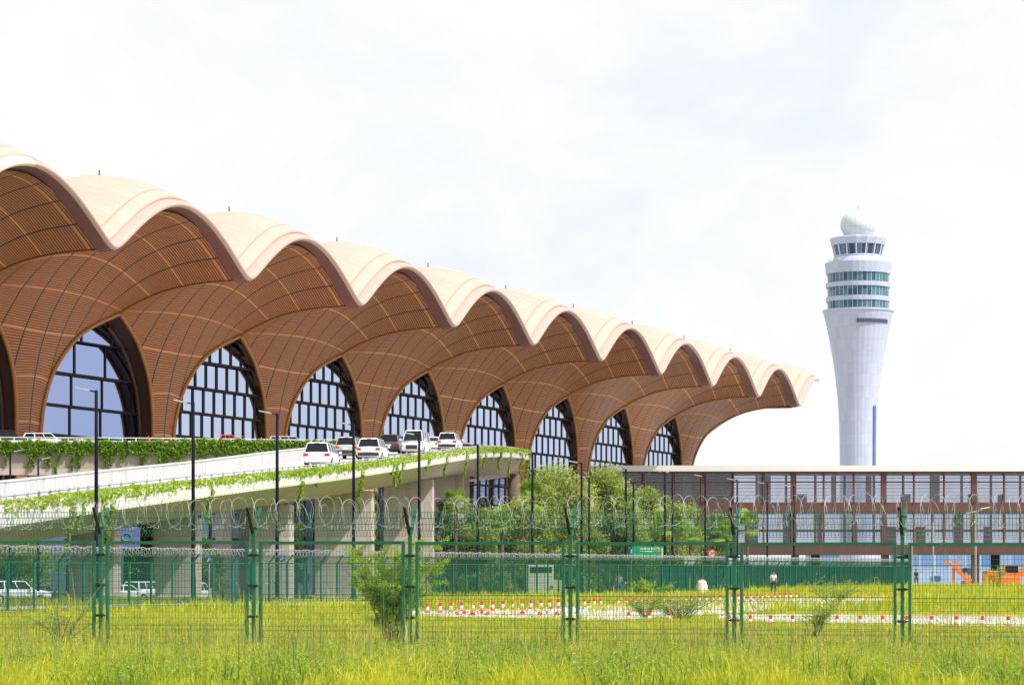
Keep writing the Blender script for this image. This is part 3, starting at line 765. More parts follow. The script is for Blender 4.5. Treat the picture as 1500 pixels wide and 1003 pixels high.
# ---------------------------------------------------------------- VEHICLES
def car_paint(name, col):
    m, nt, b = new_mat(name); b.inputs['Base Color'].default_value = (*col,1); b.inputs['Roughness'].default_value = .28; b.inputs['Coat Weight'].default_value = .6
    return m
PW = car_paint('white_car_paint', (.80,.81,.83)); PB = car_paint('black_car_paint', (.012,.013,.016)); PR = car_paint('red_car_paint', (.62,.035,.012))
PG = car_paint('beige_car_paint', (.50,.48,.42)); PD = car_paint('dark_grey_car_paint', (.05,.055,.07)); PS = car_paint('silver_car_paint', (.45,.47,.5))
CG = plain('car_glass', (.012,.016,.024), .15, 0, .1, spec=.25); RL = plain('red_lamp', (.60,.012,.015), .2, 0, .05); HL = plain('clear_lamp', (.75,.77,.8), .1, .2, .05)
RIM = plain('wheel_rim', (.45,.46,.48), .3, .7, .1); TRIMB = plain('black_plastic', (.025,.025,.028), .6); PLATE = plain('number_plate', (.75,.76,.8), .5)
SHAPES = {   # length, half width, belt z, roof z, greenhouse bottom x0,x1, top x0,x1, hood z
 'suv': (4.9,.95,1.12,1.80,-2.30,1.05,-2.05,.45,1.08), 'mpv': (5.0,.96,1.08,1.78,-2.38,1.45,-2.1,.65,.98),
 'sedan': (4.6,.90,.95,1.45,-1.75,1.10,-1.05,.30,.92), 'van': (5.2,.98,1.25,2.25,-2.52,2.05,-2.45,1.35,1.20), 'pickup': (5.2,.94,1.10,1.78,-.95,1.15,-.75,.45,1.08)}
def car(name, kind, paint, label, loc, rz, cat='car', group=None, sc=1.08):
    L, W, bz, rf, g0, g1, t0, t1, hz = SHAPES[kind]; h = L/2
    root = empty(name, loc, rz); root.scale = (sc,sc,sc*.93); tag(root, label, cat, group)
    st = [(-h,.80,.48,bz-.16),(-h+.06,.93,.36,bz-.05),(-h+.3,.99,.26,bz),(-1.2,1,.24,bz+.01),(0,1,.24,bz),(g1-.15,1,.24,bz-.01),(g1+.3,.985,.25,hz),(h-.55,.96,.26,hz-.07),(h-.18,.90,.30,hz-.18),(h,.76,.42,hz-.34)]
    if kind == 'sedan': st[1] = (-h+.06,.93,.36,bz-.08); st[2] = (-h+.4,.98,.26,bz-.01)
    P = []
    for x, wf, z0, z1 in st:
        w = W*wf; r = []
        for yy, zz in ((-.86,z0),(-.98,z0+.1),(-1,z0+(z1-z0)*.45),(-.97,z1-.08),(-.90,z1),(0,z1+.03),(.90,z1),(.97,z1-.08),(1,z0+(z1-z0)*.45),(.98,z0+.1),(.86,z0),(0,z0)):
            r.append((x, yy*w, zz))
        r.append(r[0]); P.append(r)
    mb = MB(); mb.grid(P); mb.f.append(tuple(range(11,-1,-1))); o = len(mb.v)-13; mb.f.append(tuple(range(o,o+12)))
    mb.build('body', paint, root, True)
    wb_, wt = W*.885, W*.70
    def fr(x0,x1,y,z): return [(x0,-y,z),(x1,-y,z),(x1,y,z),(x0,y,z)]
    mb = MB(); mb.add(fr(g0,g1,wb_,bz-.03)+fr(t0,t1,wt,rf-.05), [(0,1,5,4),(1,2,6,5),(2,3,7,6),(3,0,4,7),(4,5,6,7)]); mb.build('windows', CG, root)
    mb = MB(); e = .05
    mb.add(fr(t0-.08,t1+.12,wt+.05,rf-.07)+fr(t0+.05,t1-.05,wt-.08,rf+.02), [(0,1,5,4),(1,2,6,5),(2,3,7,6),(3,0,4,7),(4,5,6,7),(3,2,1,0)]); mb.build('roof', paint, root)
    for sg in (-1,1):
        for xb, xt, ww in ((g0+.05,t0+.02,.16),(g1-.03,t1,.08),(g0+(g1-g0)*.36,t0+(t1-t0)*.36,.11),(g0+(g1-g0)*.66,t0+(t1-t0)*.68,.07)):
            mb = MB(); mb.beam((xb,sg*wb_,bz-.04),(xt,sg*wt,rf-.04), .05, ww, up=(1,0,0)); mb.build('pillar', paint, root)
    if kind == 'pickup':
        mb = MB(); mb.box(-h+.12, g0-.05, -W*.8, W*.8, bz-.01, bz+.05); mb.build('bed_cover', TRIMB, root)
    for sg in (-1,1):
        for x in (-h*.62, h*.64):
            mb = MB(); mb.tube([(x,sg*(W-.24),.34),(x,sg*(W+.01),.34)], .345, 16); t = mb.build('wheel', M['tyre'], root)
            mb = MB(); mb.tube([(x,sg*(W-.02),.34),(x,sg*(W+.025),.34)], .21, 12); mb.build('rim', RIM, t)
        mb = MB(); zt = bz-.12; mb.box(-h-.02,-h+.25, sg*W*.60 if sg>0 else -W*.95, W*.95 if sg>0 else -W*.60, zt-.20, zt); mb.build('tail_light', RL, root)
        mb = MB(); mb.box(h-.28,h-.06, sg*W*.55 if sg>0 else -W*.88, W*.88 if sg>0 else -W*.55, hz-.34, hz-.20); mb.build('headlight', HL, root)
        mb = MB(); mb.box(g1-.32,g1-.14, sg*(W+.02) if sg>0 else -W-.2, W+.2 if sg>0 else -W-.02, bz+.0, bz+.16); mb.build('mirror', paint, root)
    mb = MB(); mb.box(-h-.05,-h+.1,-W*.86,W*.86,.34,.60); mb.build('rear_bumper', TRIMB if kind=='suv' else paint, root)
    mb = MB(); mb.box(-h-.035,-h+.02,-.26,.26,bz-.42,bz-.28); mb.build('number_plate', PLATE, root)
    mb = MB(); mb.box(h-.12,h+.015,-.5,.5,.42,hz-.38); mb.build('grille', TRIMB, root)
    if kind in ('suv','mpv','van'):
        mb = MB(); mb.box(t0-.10,t0-.02,-.16,.16,rf-.075,rf-.03); mb.build('brake_light', RL, root)
    if kind == 'suv':
        for sg in (-1,1):
            mb = MB(); mb.tube([(t0+.15,sg*(wt-.04),rf+.02),(t0+.25,sg*(wt-.04),rf+.08),(t1-.25,sg*(wt-.04),rf+.08),(t1-.1,sg*(wt-.04),rf+.02)], .022, 6); mb.build('roof_rail', TRIMB, root)
    return root
def ramp_car(px, inward, *a):
    best = min((abs(((ramp_at(y,inward)[0].x)/ramp_at(y,inward)[0].y*F+750)-px), y) for y in range(150,308))[1]
    p, ang = ramp_at(best, inward, -.24); car(a[0], a[1], a[2], a[3], p, PI/2+ang*0+math.atan2(-ramp_sec(min(range(NR),key=lambda j:abs(RC[j][1]-best)))[1][1]*0,1)*0 - math.atan2(.12,1)+a[4] if len(a)>4 else 0, 'car', 'cars queuing up the ramp', 1.14)
ramp_car(468, 3.4, 'parked_car','mpv',PW,'white people carrier with swept red tail lights, first up the ramp',0.02)
ramp_car(509, 7.2, 'parked_car','suv',PG,'beige off-roader half hidden behind the leading white people carrier',0)
ramp_car(545, 3.2, 'parked_car','suv',PW,'white off-roader with square red tail lights and dark rear window',0)
ramp_car(579, 6.6, 'parked_car','suv',PD,'dark grey off-roader with a red tail light band on the ramp',0)
ramp_car(606, 3.6, 'parked_van','van',PW,'tall white van with big windscreen standing above the cars on the ramp',PI)
ramp_car(634, 6.6, 'parked_car','sedan',PW,'low white saloon between the white van and last off-roader on the ramp',0)
ramp_car(662, 3.4, 'parked_car','suv',PW,'white off-roader farthest up the ramp, near its rounded end',0)
def dcar(px, Y, *a, rz=0.0): 
    p = at(px, Y, z=DH+.12); car(a[0], a[1], a[2], a[3], p, rz, 'car', 'cars on the departure deck')
dcar(14, 318,'parked_car','suv',PB,'black off-roader at the left end of the departure deck',rz=.25)
dcar(66, 322,'parked_car','mpv',PW,'white people carrier beside the black off-roader on the deck',rz=.1)
dcar(104, 330,'parked_car','sedan',PB,'black saloon on the deck left of the tall lamp post',rz=.2)
dcar(166, 334,'parked_car','sedan',PS,'silver saloon on the deck right of the tall lamp post',rz=.05)
dcar(132, 338,'parked_car','mpv',PW,'white people carrier on the deck just left of the tall lamp post',rz=.05)
dcar(278, 336,'parked_car','suv',PS,'silver off-roader on the deck just left of the second lamp post',rz=.05)
dcar(222, 336,'parked_car','sedan',PW,'white saloon parked on the deck before the second column',rz=.05)
dcar(250, 340,'parked_car','sedan',PW,'white saloon on the deck between a white saloon and a silver off-roader',rz=.05)
dcar(300, 342,'parked_car','sedan',PD,'dark saloon just left of the red pickup on the deck',rz=.1)
dcar(334, 326,'parked_car','pickup',PR,'bright red pickup on the departure deck',rz=.1)
dcar(424, 330,'parked_car','mpv',PS,'silver people carrier on the deck beneath a black roofed one',rz=.15)
dcar(447, 345,'parked_car','suv',PB,'black off-roader on the deck behind the silver people carrier',rz=.1)
def gcar(px, Y, *a, rz=0.0): 
    x = (px-750)/F*Y; car(a[0], a[1], a[2], a[3], (x,Y,gz(x,Y)), rz, 'car', 'cars parked under the ramp')
gcar(26, 226,'parked_car','suv',PW,'white off-roader on the ground at the left edge below the ramp',rz=.35)
gcar(62, 250,'parked_car','sedan',PD,'dark saloon on the ground behind the first ramp pier',rz=.5)
gcar(180, 240,'parked_car','sedan',PW,'white saloon on the ground between ramp piers, right below the blue banner',rz=.9)
gcar(214, 252,'parked_car','suv',PW,'white off-roader with red tail lights behind the white saloon',rz=1.1)
gcar(286, 262,'parked_car','mpv',PW,'white people carrier half hidden behind a ramp pier on the ground',rz=1.3)
# box truck
tr = empty('box_truck', (at(795,178,z=0).x, 178, gz(at(795,178,z=0).x,178))); tr.scale = (.56,.56,.54); tag(tr, 'small pale boxy truck with a dark window strip behind the far fence', 'truck')
mb = MB(); mb.box(-1.7,1.25,-1.1,1.1,.6,4.35); o = mb.build('cargo_box', plain('pale_green_white', (.66,.70,.62), .5), tr); bv=o.modifiers.new('b','BEVEL'); bv.width=.1; bv.segments=2
mb = MB(); mb.box(-1.5,1.05,-1.13,-1.105,3.35,4.05); mb.build('window', CG, tr)
mb = MB(); mb.add([(1.3,-1,.55),(2.75,-1,.55),(2.75,-1,1.5),(2.35,-1,2.45),(1.3,-1,2.5),(1.3,1,.55),(2.75,1,.55),(2.75,1,1.5),(2.35,1,2.45),(1.3,1,2.5)], [(0,1,2,3,4),(9,8,7,6,5),(0,5,6,1),(1,6,7,2),(2,7,8,3),(3,8,9,4),(4,9,5,0)]); mb.build('cab', plain('pale_cab', (.62,.66,.58), .45), tr)
mb = MB(); mb.box(.8,1.2,-1.14,-1.105,1.4,1.8); mb.build('tail_light', RL, tr)
mb = MB(); mb.box(-1.7,2.6,-.9,.9,.4,.58); mb.build('chassis', TRIMB, tr)
for x in (-1.0,2.0):
    for sg in (-1,1):
        mb = MB(); mb.tube([(x,sg*.8,.42),(x,sg*1.08,.42)], .42, 16); t = mb.build('wheel', M['tyre'], tr); mb = MB(); mb.tube([(x,sg*1.05,.42),(x,sg*1.1,.42)], .2, 10); mb.build('rim', RIM, t)
# excavators
OR = plain('orange_machine_paint', (.72,.20,.025), .45, 0, .12); YE = plain('yellow_machine_paint', (.75,.42,.02), .45, 0, .1)
def excavator(x, Y, rz, label, sc=1.0):
    e = empty('excavator', (x,Y,gz(x,Y)), rz); e.scale=(sc,)*3; tag(e, label, 'excavator')
    for sg in (-1,1):
        mb = MB(); pts = [(-1.8,.45),(-1.5,.12),(1.5,.12),(1.8,.45),(1.5,.85),(-1.5,.85)]
        y0, y1 = sg*.9-.28, sg*.9+.28
        mb.add([(a,y0,b) for a,b in pts]+[(a,y1,b) for a,b in pts], [tuple(range(5,-1,-1)),tuple(range(6,12))]+[(i,(i+1)%6,6+(i+1)%6,6+i) for i in range(6)]); mb.build('track', TRIMB, e)
    mb = MB(); mb.box(-2.0,1.3,-1.2,1.2,.98,1.9); mb.box(-2.2,-1.0,-1.15,1.15,1.9,2.5); o = mb.build('house', OR, e); bv=o.modifiers.new('b','BEVEL'); bv.width=.08; bv.segments=2
    mb = MB(); mb.box(-2.3,-2.0,-1.1,1.1,1.0,2.2); mb.build('counterweight', YE, e)
    mb = MB(); mb.box(-.2,1.25,.2,1.15,1.92,3.1); c = mb.build('cab', OR, e)
    mb = MB(); mb.box(-.05,1.27,.18,1.17,2.3,2.98); mb.build('window', CG, c)
    mb = MB(); mb.beam((1.0,-.35,1.8),(3.6,-.35,4.6),.4,.55); mb.beam((3.6,-.35,4.6),(5.0,-.35,4.9),.4,.5); mb.build('boom', OR, e)
    mb = MB(); mb.beam((4.9,-.35,4.95),(6.6,-.35,3.1),.35,.45); mb.build('arm', OR, e)
    mb = MB(); mb.beam((1.6,-.35,1.9),(3.2,-.35,3.6),.14,.14); mb.build('hydraulic_ram', RIM, e)
    mb = MB(); mb.add([(6.3,-.8,3.0),(6.9,-.8,3.2),(7.0,-.8,2.3),(6.3,-.8,2.0),(5.9,-.8,2.4),(6.3,.1,3.0),(6.9,.1,3.2),(7.0,.1,2.3),(6.3,.1,2.0),(5.9,.1,2.4)], [(4,3,2,1,0),(5,6,7,8,9),(0,1,6,5),(1,2,7,6),(2,3,8,7),(3,4,9,8),(4,0,5,9)]); mb.build('bucket', OR, e)
    return e
EXY = 420
excavator(at(1474,EXY,z=0).x, EXY, 0.0, 'orange excavator with yellow counterweight, at the right edge under the gallery', 1.5)
cb = empty('folded_boom', (at(1405,400,z=0).x, 400, 0)); tag(cb, 'slanting orange crane boom with strut, left of the dark gallery post', 'crane boom')
kk = 400/F; bz_ = lambda py: (HOR-py)*kk+EYE; bx_ = lambda px: (px-1405)*kk
mb = MB(); mb.beam((bx_(1427),0,bz_(862)),(bx_(1398),0,bz_(829)),.42,.55); mb.beam((bx_(1398),0,bz_(829)),(bx_(1383),0,bz_(822.5)),.3,.4); mb.build('boom', OR, cb)
mb = MB(); mb.beam((bx_(1397),.4,bz_(862)),(bx_(1397.5),.2,bz_(829)),.35,.35); mb.build('strut', OR, cb)
mb = MB(); mb.beam((bx_(1401),.5,bz_(821)),(bx_(1424),.5,bz_(850)),.16,.3); mb.beam((bx_(1401),.5,bz_(821)),(bx_(1398),.3,bz_(829)),.16,.2); mb.build('jib', plain('faded_orange',(.62,.26,.12),.5), cb)
mb = MB(); mb.tube([(bx_(1414),-.3,bz_(834)),(bx_(1414),.6,bz_(834))], 3.2*kk, 14); mb.build('pulley', TRIMB, cb)
mb = MB(); mb.box(bx_(1392),bx_(1434),-1.2,1.2,-2.7,bz_(861)); mb.build('base_frame', OR, cb)
# ---------------------------------------------------------------- LAMP POSTS
def make_lamp():
    r = empty('street_lamp'); tag(r, 'x', 'street lamp', 'lamp posts along the access road')
    mb = MB(); mb.lathe([(.13,-.6),(.13,1.2),(.10,1.25),(.085,6),(.075,9.75)], (0,0,0), 10); mb.build('pole', M['black'], r, True)
    mb = MB(); mb.lathe([(.22,0),(.22,.06),(.14,.12)], (0,0,0), 10); mb.build('base', M['black'], r)
    mb = MB(); mb.beam((0,0,9.68),(-.38,-.05,9.74),.06); mb.build('arm', M['black'], r)
    mb = MB(); mb.add([(-.3,-.14,9.70),(-.95,-.12,9.84),(-.95,.12,9.84),(-.3,.14,9.70),(-.3,-.14,9.78),(-.95,-.12,9.90),(-.95,.12,9.90),(-.3,.14,9.78)], [(3,2,1,0),(4,5,6,7),(0,1,5,4),(1,2,6,5),(2,3,7,6),(3,0,4,7)]); mb.build('lamp_head', M['pale'], r)
    return r
lamp = make_lamp()
LL = ['lamp post in front of the first big arch window, tallest in view','lamp post before the second arch window','lamp post rising before the column left of the white cars','lamp post standing before the white off-roader on the ramp','lamp post in front of the white van on the ramp','lamp post before the ramp end where the vines hang','lamp post just right of the rounded ramp end','lamp post at the right side of the light green tree','lamp post by the left end of the glazed gallery roof','lamp post before the last arch window']
for i, x in enumerate((141,283,406,518,614,700,780,852,917,974)):
    c = 64.6; Y = 4000*c/(2207-x); place(lamp, ((x-750)/F*Y, Y, gz((x-750)/F*Y,Y)), 0, LL[i])
L2 = ['slim lamp post beside the light green tree, in the farther row','lamp post in the farther row left of the green road sign','lamp post in the farther row behind the green road sign','lamp post right beside the round speed sign','lamp post behind the fence post left of the tall palm','lamp post just right of the tall palm','lamp post before the first thick gallery post']
for i, x in enumerate((863,928,985,1033,1080,1124,1163)):
    Y = 4000*70.9/(2207-x); X = (x-750)/F*Y; place(lamp, (X, Y, 0 if X > 10 else gz(X,Y)), 0, L2[i])
for i, (x, y) in enumerate(((15,661),(56,672))):
    Y = 214; h = (HOR-y)/F*Y+EYE; place(lamp, ((x-750)/F*Y, Y, h-9.75), PI, ('lamp post between ramp and deck at the far left','lamp post between ramp and deck, second from the left edge')[i])
# far light mast on the right
ms = empty('floodlight_mast', (at(1429,235,z=0).x, 235, gz(at(1429,235,z=0).x,235))); tag(ms, 'thin pale mast with twin flat floodlights above the right fence', 'light mast')
mb = MB(); mb.lathe([(.10,-1),(.07,6.3)], (0,0,0), 8); mb.build('pole', M['steel'], ms)
mb = MB(); mb.beam((-.6,0,6.35),(.6,0,6.6),.05); mb.build('crossarm', M['steel'], ms)
for x, z in ((-.45,6.32),(.75,6.68)):
    mb = MB(); mb.add([(x-.35,-.15,z),(x+.45,-.15,z+.14),(x+.45,.15,z+.14),(x-.35,.15,z),(x-.35,-.15,z+.07),(x+.45,-.15,z+.21),(x+.45,.15,z+.21),(x-.35,.15,z+.07)], [(3,2,1,0),(4,5,6,7),(0,1,5,4),(1,2,6,5),(2,3,7,6),(3,0,4,7)]); mb.build('floodlight', M['white'], ms)
for px, top, lab in ((1367,765,'thin pale pole behind the right fence, left of the floodlight mast'),(1336,790,'thin pale pole close to the end of the far fence')):
    X = at(px,238,z=0).x; mb = MB(); mb.lathe([(.09,-1),(.06,(HOR-top)*238/F+EYE)], (0,0,0), 8); o = mb.build('thin_pole', M['steel'], None, False, (X,238,0)); tag(o, lab, 'pole')
# ---------------------------------------------------------------- NEAR FENCE
nf = empty('security_fence', (-7.89,52.4,0)); tag(nf, 'green welded mesh fence with V shaped arms and razor coil, in the foreground', 'fence')
FD = Vector((14.95,-3.0,0)).normalized(); FN = Vector((-FD.y, FD.x, 0))       # along, and away from the camera
if FN.y < 0: FN = -FN
SPC = 3.05; P0 = Vector((-7.89,52.4,0))
ang = math.atan2(FD.y, FD.x)
def fz(i): return -.012*i
# one post
def nf_post(i):
    r = []
    z = fz(i)
    base = (P0 + FD*SPC*i) - nf.location
    mb = MB(); mb.box(-.034,.034,-.034,.034,-.3,2.30); p = mb.build('post', M['green'], nf); p.location = base+Vector((0,0,z)); p.rotation_euler[2] = ang
    for sg, mat, dx in ((-1, M['darkgreen'], -.03), (1, M['green'], .03)):  # left arm coloured near black, its shade put into the paint
        mb = MB(); a = Vector((dx*.3, -sg*.02, 2.22)); b = Vector((dx*1.25, sg*.30, 2.76)); mb.beam(a, b, .055, .055, up=(0,1,0))
        for q in (.3,.7):
            v = a+(b-a)*q; mb.box(v.x-.05,v.x+.05,v.y-.05,v.y-.03,v.z-.014,v.z+.014)
        mb.build('angled_arm', mat, p)
    for zz in (.12,.70,1.28,1.86):
        c = MB(); c.box(-.105,.105,-.05,-.036,zz-.014,zz+.014); c.box(-.075,-.037,-.07,-.02,zz-.026,zz+.026); c.box(.037,.075,-.07,-.02,zz-.026,zz+.026)
        c.build('panel_clamp', M['darkgreen'], p)
def wires(mb, x0, x1, z0, z1, dx, dz, w, y=0.0, tilt=None):
    """vertical and horizontal wires of a mesh panel in its own plane; tilt(z)->y shift"""
    f = (lambda z: y) if tilt is None else tilt
    n = int((x1-x0)/dx)
    for i in range(n+1):
        x = x0+(x1-x0)*i/n; mb.beam((x,f(z0),z0),(x,f(z1),z1), w, w)
    m = max(1,int((z1-z0)/dz))
    for j in range(m+1):
        z = z0+(z1-z0)*j/m; mb.beam((x0,f(z)+w,z),(x1,f(z)+w,z), w*.9, w*.9)
for i in range(-2, 8):
    nf_post(i)
    a = .105; L = SPC-.21; z = fz(i+.5)
    base = (P0 + FD*(SPC*i+.105)) - nf.location + Vector((0,0,z))
    mb = MB()
    mb.box(0,.055,-.025,.025,.0,2.13); mb.box(L-.055,L,-.025,.025,.0,2.13); mb.box(.055,L-.055,-.025,.025,2.07,2.128); mb.box(.055,L-.055,-.025,.025,.02,.07)
    fr = mb.build('panel_frame', M['green'], nf); fr.location = base; fr.rotation_euler[2] = ang
    mb = MB(); wires(mb, .07, L-.07, .08, 2.06, .062, .112, .0058)
    # two pressed folds read as denser wires
    for zz in (.45,.52,1.05,1.12,1.65,1.72): mb.beam((.06,-.012,zz),(L-.06,-.012,zz),.008,.008)
    m = mb.build('wire_mesh', M['wiregreen'], fr)
    for sg in (-1,1):
        mb = MB(); wires(mb, -.02, L+.02, 2.22, 2.68, .062, .11, .006, tilt=lambda zz: sg*(.02+.3*(zz-2.24)/.5))
        mb.build('upper_mesh', M['wiregreen'], fr)
# razor coil lying in the V
def coil(start, d, length, r, pitch, zc, wire, n=14, seg=4, jit=.0, rg=random):
    turns = int(length/pitch); pts = []
    for k in range(turns*n):
        t = k/n; a = 2*PI*t
        rr = r*(1+jit*math.sin(t*2.3)+jit*.6*math.sin(t*5.1+1)); sw = .13*(r/.285)*math.cos(a)*(1 if int(t+.25)%2 else -1)
        p = Vector(start)+Vector(d)*(t*pitch+sw) + Vector((0,0,zc+rr*math.sin(a)+.02*math.sin(t*.8))) + Vector((-d[1],d[0],0))*(rr*math.cos(a))
        pts.append(p)
    mb = MB(); mb.tube(pts, wire, seg); return mb, pts
mb, pts = coil(P0-FD*SPC*2, FD, SPC*10, 0.285, .215, 2.64, .0044, 20, 4, .05)
for k, p in enumerate(pts[::2]):     # barbs
    mb.beam(p+Vector((-.012,0,-.014)), p+Vector((.012,0,.014)), .010, .003)
mb2, pts2 = coil(P0-FD*SPC*2+Vector((.12,0,0)), FD, SPC*10, .24, .49, 2.60, .0035, 20, 3, .10)
o = mb.build('razor_coil', M['steel'], nf); o.location = -nf.location
o = mb2.build('razor_coil', M['steel'], nf); o.location = -nf.location
# ---------------------------------------------------------------- FAR FENCE (runs obliquely away to the right)
ff = empty('security_fence', (0,140,0)); tag(ff, 'long green mesh fence with razor wire receding from left to right behind the lawn', 'fence')
c2 = 55.2
def ffp(Y): return Vector((.364*Y-c2, Y, 0))
Ya, Yb = 90.0, 253.0
fd = (ffp(Yb)-ffp(Ya)).normalized(); LT = (ffp(Yb)-ffp(Ya)).length; fang = math.atan2(fd.y, fd.x)
NP = 92; sp2 = LT/NP; pp = None
for i in range(NP+1):
    q = ffp(Ya)+fd*sp2*i
    if pp is None:
        a = MB(); a.box(-.04,.04,-.04,.04,-.4,1.88); a.beam((0,0,1.84),(0,-.30,2.22),.05,.05,up=(1,0,0)); pp = a.build('post', M['green'], ff); o = pp
    else: o = pp.copy(); COL.objects.link(o)
    o.location = q-ff.location; o.rotation_euler[2] = fang
mb = MB(); n = int(LT/.10)
for i in range(n): 
    x = i*.10; mb.beam((x,0,.02),(x,0,1.85), .014, .014); mb.beam((x,-.02,1.87),(x,-.28,2.2), .011,.011)
for j in range(13): z = .05+j*.15; mb.beam((0,.01,z),(LT,.01,z),.010,.010)
for z in (1.95,2.05,2.15): mb.beam((0,-(z-1.86)*.8,z),(LT,-(z-1.86)*.8,z),.010,.010)
o = mb.build('wire_mesh', M['wiregreen'], ff); o.location = ffp(Ya)-ff.location; o.rotation_euler[2] = fang
mb = MB(); mb.box(0,LT,-.02,.02,1.80,1.86); mb.box(0,LT,-.02,.02,.04,.09); o = mb.build('rail', M['green'], ff); o.location = ffp(Ya)-ff.location; o.rotation_euler[2] = fang
mb, pts = coil(ffp(Ya), fd, LT, .17, .17, 2.27, .011, 9, 3, .08); o = mb.build('razor_coil', M['steel'], ff); o.location = -ff.location
# green screen cloth on the far right stretch of the fence is seen as a denser sheet
a = MB(); y0 = 178.0; s0 = (ffp(y0)-ffp(Ya)).length
P = [[(s0+(LT-s0)*i/120, .05+.02*math.sin(i*1.7), z) for z in (.10,.6,1.1,1.5,1.78)] for i in range(121)]
a.grid(P); scm = plain('screen_cloth', (.006,.115,.10), .8, 0, .3, 1.2)
o = a.build('screen_cloth', scm, ff); o.location = ffp(Ya)-ff.location; o.rotation_euler[2] = fang
# ---------------------------------------------------------------- BOLLARDS
RED = plain('red_plastic', (.72,.02,.015), .45, 0, .05)
def make_bollard(lab, grp):
    r = empty('bollard'); tag(r, lab, 'bollard', grp)
    mb = MB(); mb.lathe([(.085,.12),(.07,.34)], (0,0,0), 10); mb.build('body', M['white'], r, True)
    mb = MB(); mb.lathe([(.08,.335),(.085,.36),(.075,.48),(.03,.51)], (0,0,0), 10); mb.build('cap', RED, r)
    mb = MB(); mb.lathe([(.13,0),(.13,.05),(.10,.12)], (0,0,0), 10); mb.build('base', RED, r)
    return r
bo = make_bollard('small red and white bollard in the long row behind the white path', 'bollards along the path')
Y = 95.5
while Y < 139.5:
    X = .364*Y - (38.0 - (Y-97)*.047); j = random.uniform(-.05,.05)
    if not (113.2 < Y < 114.2): place(bo, (X+j, Y, gz(X,Y)), random.uniform(0,6), sc=.78)
    Y += .90*(1+.05*random.uniform(-1,1))
b2 = make_bollard('squat red topped white bollard on the nearer white path at right', 'bollards on the near path')
for px in (921,951,981,1068,1099,1129,1161,1193,1226,1260,1293,1328,1365,1401,1439,1477):
    X, Y, z = G(px, 911 if px < 1060 else 916+ (px-1060)*.006); place(b2, (X,Y,z), 0, sc=.62)
b3 = make_bollard('fallen red and white bollard in the grass before the long row', 'fallen bollards')
for i, px in enumerate((668,692,716,765,790,816)):
    X, Y, z = G(px, 901+random.uniform(-1,1)); o = place(b3, (X,Y,z+.06), 0, sc=.7); o.rotation_euler = (0, 1.35, random.uniform(0,3))
# ---------------------------------------------------------------- SIGNS
def sign_text(body, size, loc, mat, parent, name='lettering'):
    cu = bpy.data.curves.new(name, 'FONT'); cu.body = body; cu.size = size; cu.extrude = .01; cu.align_x = 'CENTER'; cu.align_y = 'CENTER'
    o = bpy.data.objects.new(name, cu); COL.objects.link(o); cu.materials.append(mat); bpy.context.view_layer.update()
    me = bpy.data.meshes.new_from_object(o.evaluated_get(bpy.context.evaluated_depsgraph_get())); bpy.data.objects.remove(o)
    o = bpy.data.objects.new(name, me); COL.objects.link(o); o.parent = parent; o.location = loc; o.rotation_euler = (PI/2,0,0); return o
SG = plain('sign_green', (.0,.30,.15), .5, 0, .05)
SY_ = 215.0; k = SY_/F; zc = lambda py: (HOR-py)*k+EYE
X = at(950,SY_,z=0).x
sg_ = empty('road_sign', (X,SY_,0)); tag(sg_, 'green rectangular direction sign with white lettering and a red square', 'road sign')
mb = MB(); mb.box(-24*k,24*k,-.04,.04,zc(818),zc(799.5)); mb.build('panel', SG, sg_)
mb = MB()
random.seed(4)
for row, (y0, w_) in enumerate(((803.2,2.4),(807.0,1.6))):       # rows of script too small to read: little strokes
    x = -12.0
    while x < (8.5 if row == 0 else 7.5):
        ww = random.uniform(.8,1.8); hh = random.uniform(.6,1.0)*w_; mb.box(x*k,(x+ww)*k,-.06,-.045,zc(y0+hh/2),zc(y0-hh/2)); x += ww+random.uniform(.3,.7)+(1.2 if random.random()<.12 else 0)
mb.build('lettering', M['white'], sg_)
mb = MB(); mb.box(10.6*k,15.6*k,-.055,-.042,zc(808),zc(801.6)); e = mb.build('emblem_border', M['white'], sg_)
mb = MB(); mb.box(11.2*k,15*k,-.07,-.056,zc(807.3),zc(802.4)); mb.build('emblem', RED, sg_)
mb = MB(); mb.box(19.2*k,20.6*k,-.06,-.045,zc(817),zc(804.5)); mb.add([(18.4*k,-.06,zc(805)),(21.4*k,-.06,zc(805)),(19.9*k,-.06,zc(801.6)),(18.4*k,-.045,zc(805)),(21.4*k,-.045,zc(805)),(19.9*k,-.045,zc(801.6))],[(0,1,2),(5,4,3),(0,3,4,1),(1,4,5,2),(2,5,3,0)]); mb.build('arrow', M['white'], sg_)
for x in (-18,18):
    mb = MB(); mb.tube([(x*k,.1,-.3),(x*k,.1,zc(801))], .05, 8); mb.build('post', M['steel'], sg_)
Xs = at(1043,208,z=0).x; k = 208/F; zc = lambda py: (HOR-py)*k+EYE
ss = empty('speed_sign', (Xs,208,0)); tag(ss, 'round white speed limit sign with red rim reading 20', 'road sign')
def disc(r, y0, y1, z, n=28): m = MB(); m.tube([(0,y0,z),(0,y1,z)], r, n); return m
disc(6.4*k,-.02,.02,zc(810)).build('rim', RED, ss); disc(4.1*k,-.035,-.022,zc(810)).build('face', M['white'], ss)
sign_text('20', 6.2*k, (0,-.05,zc(810)), M['black'], ss)
mb = MB(); mb.tube([(0,.06,0),(0,.06,zc(806))], .035, 8); mb.build('post', M['steel'], ss)
BL = plain('sign_blue', (.02,.10,.52), .5, 0, .05)
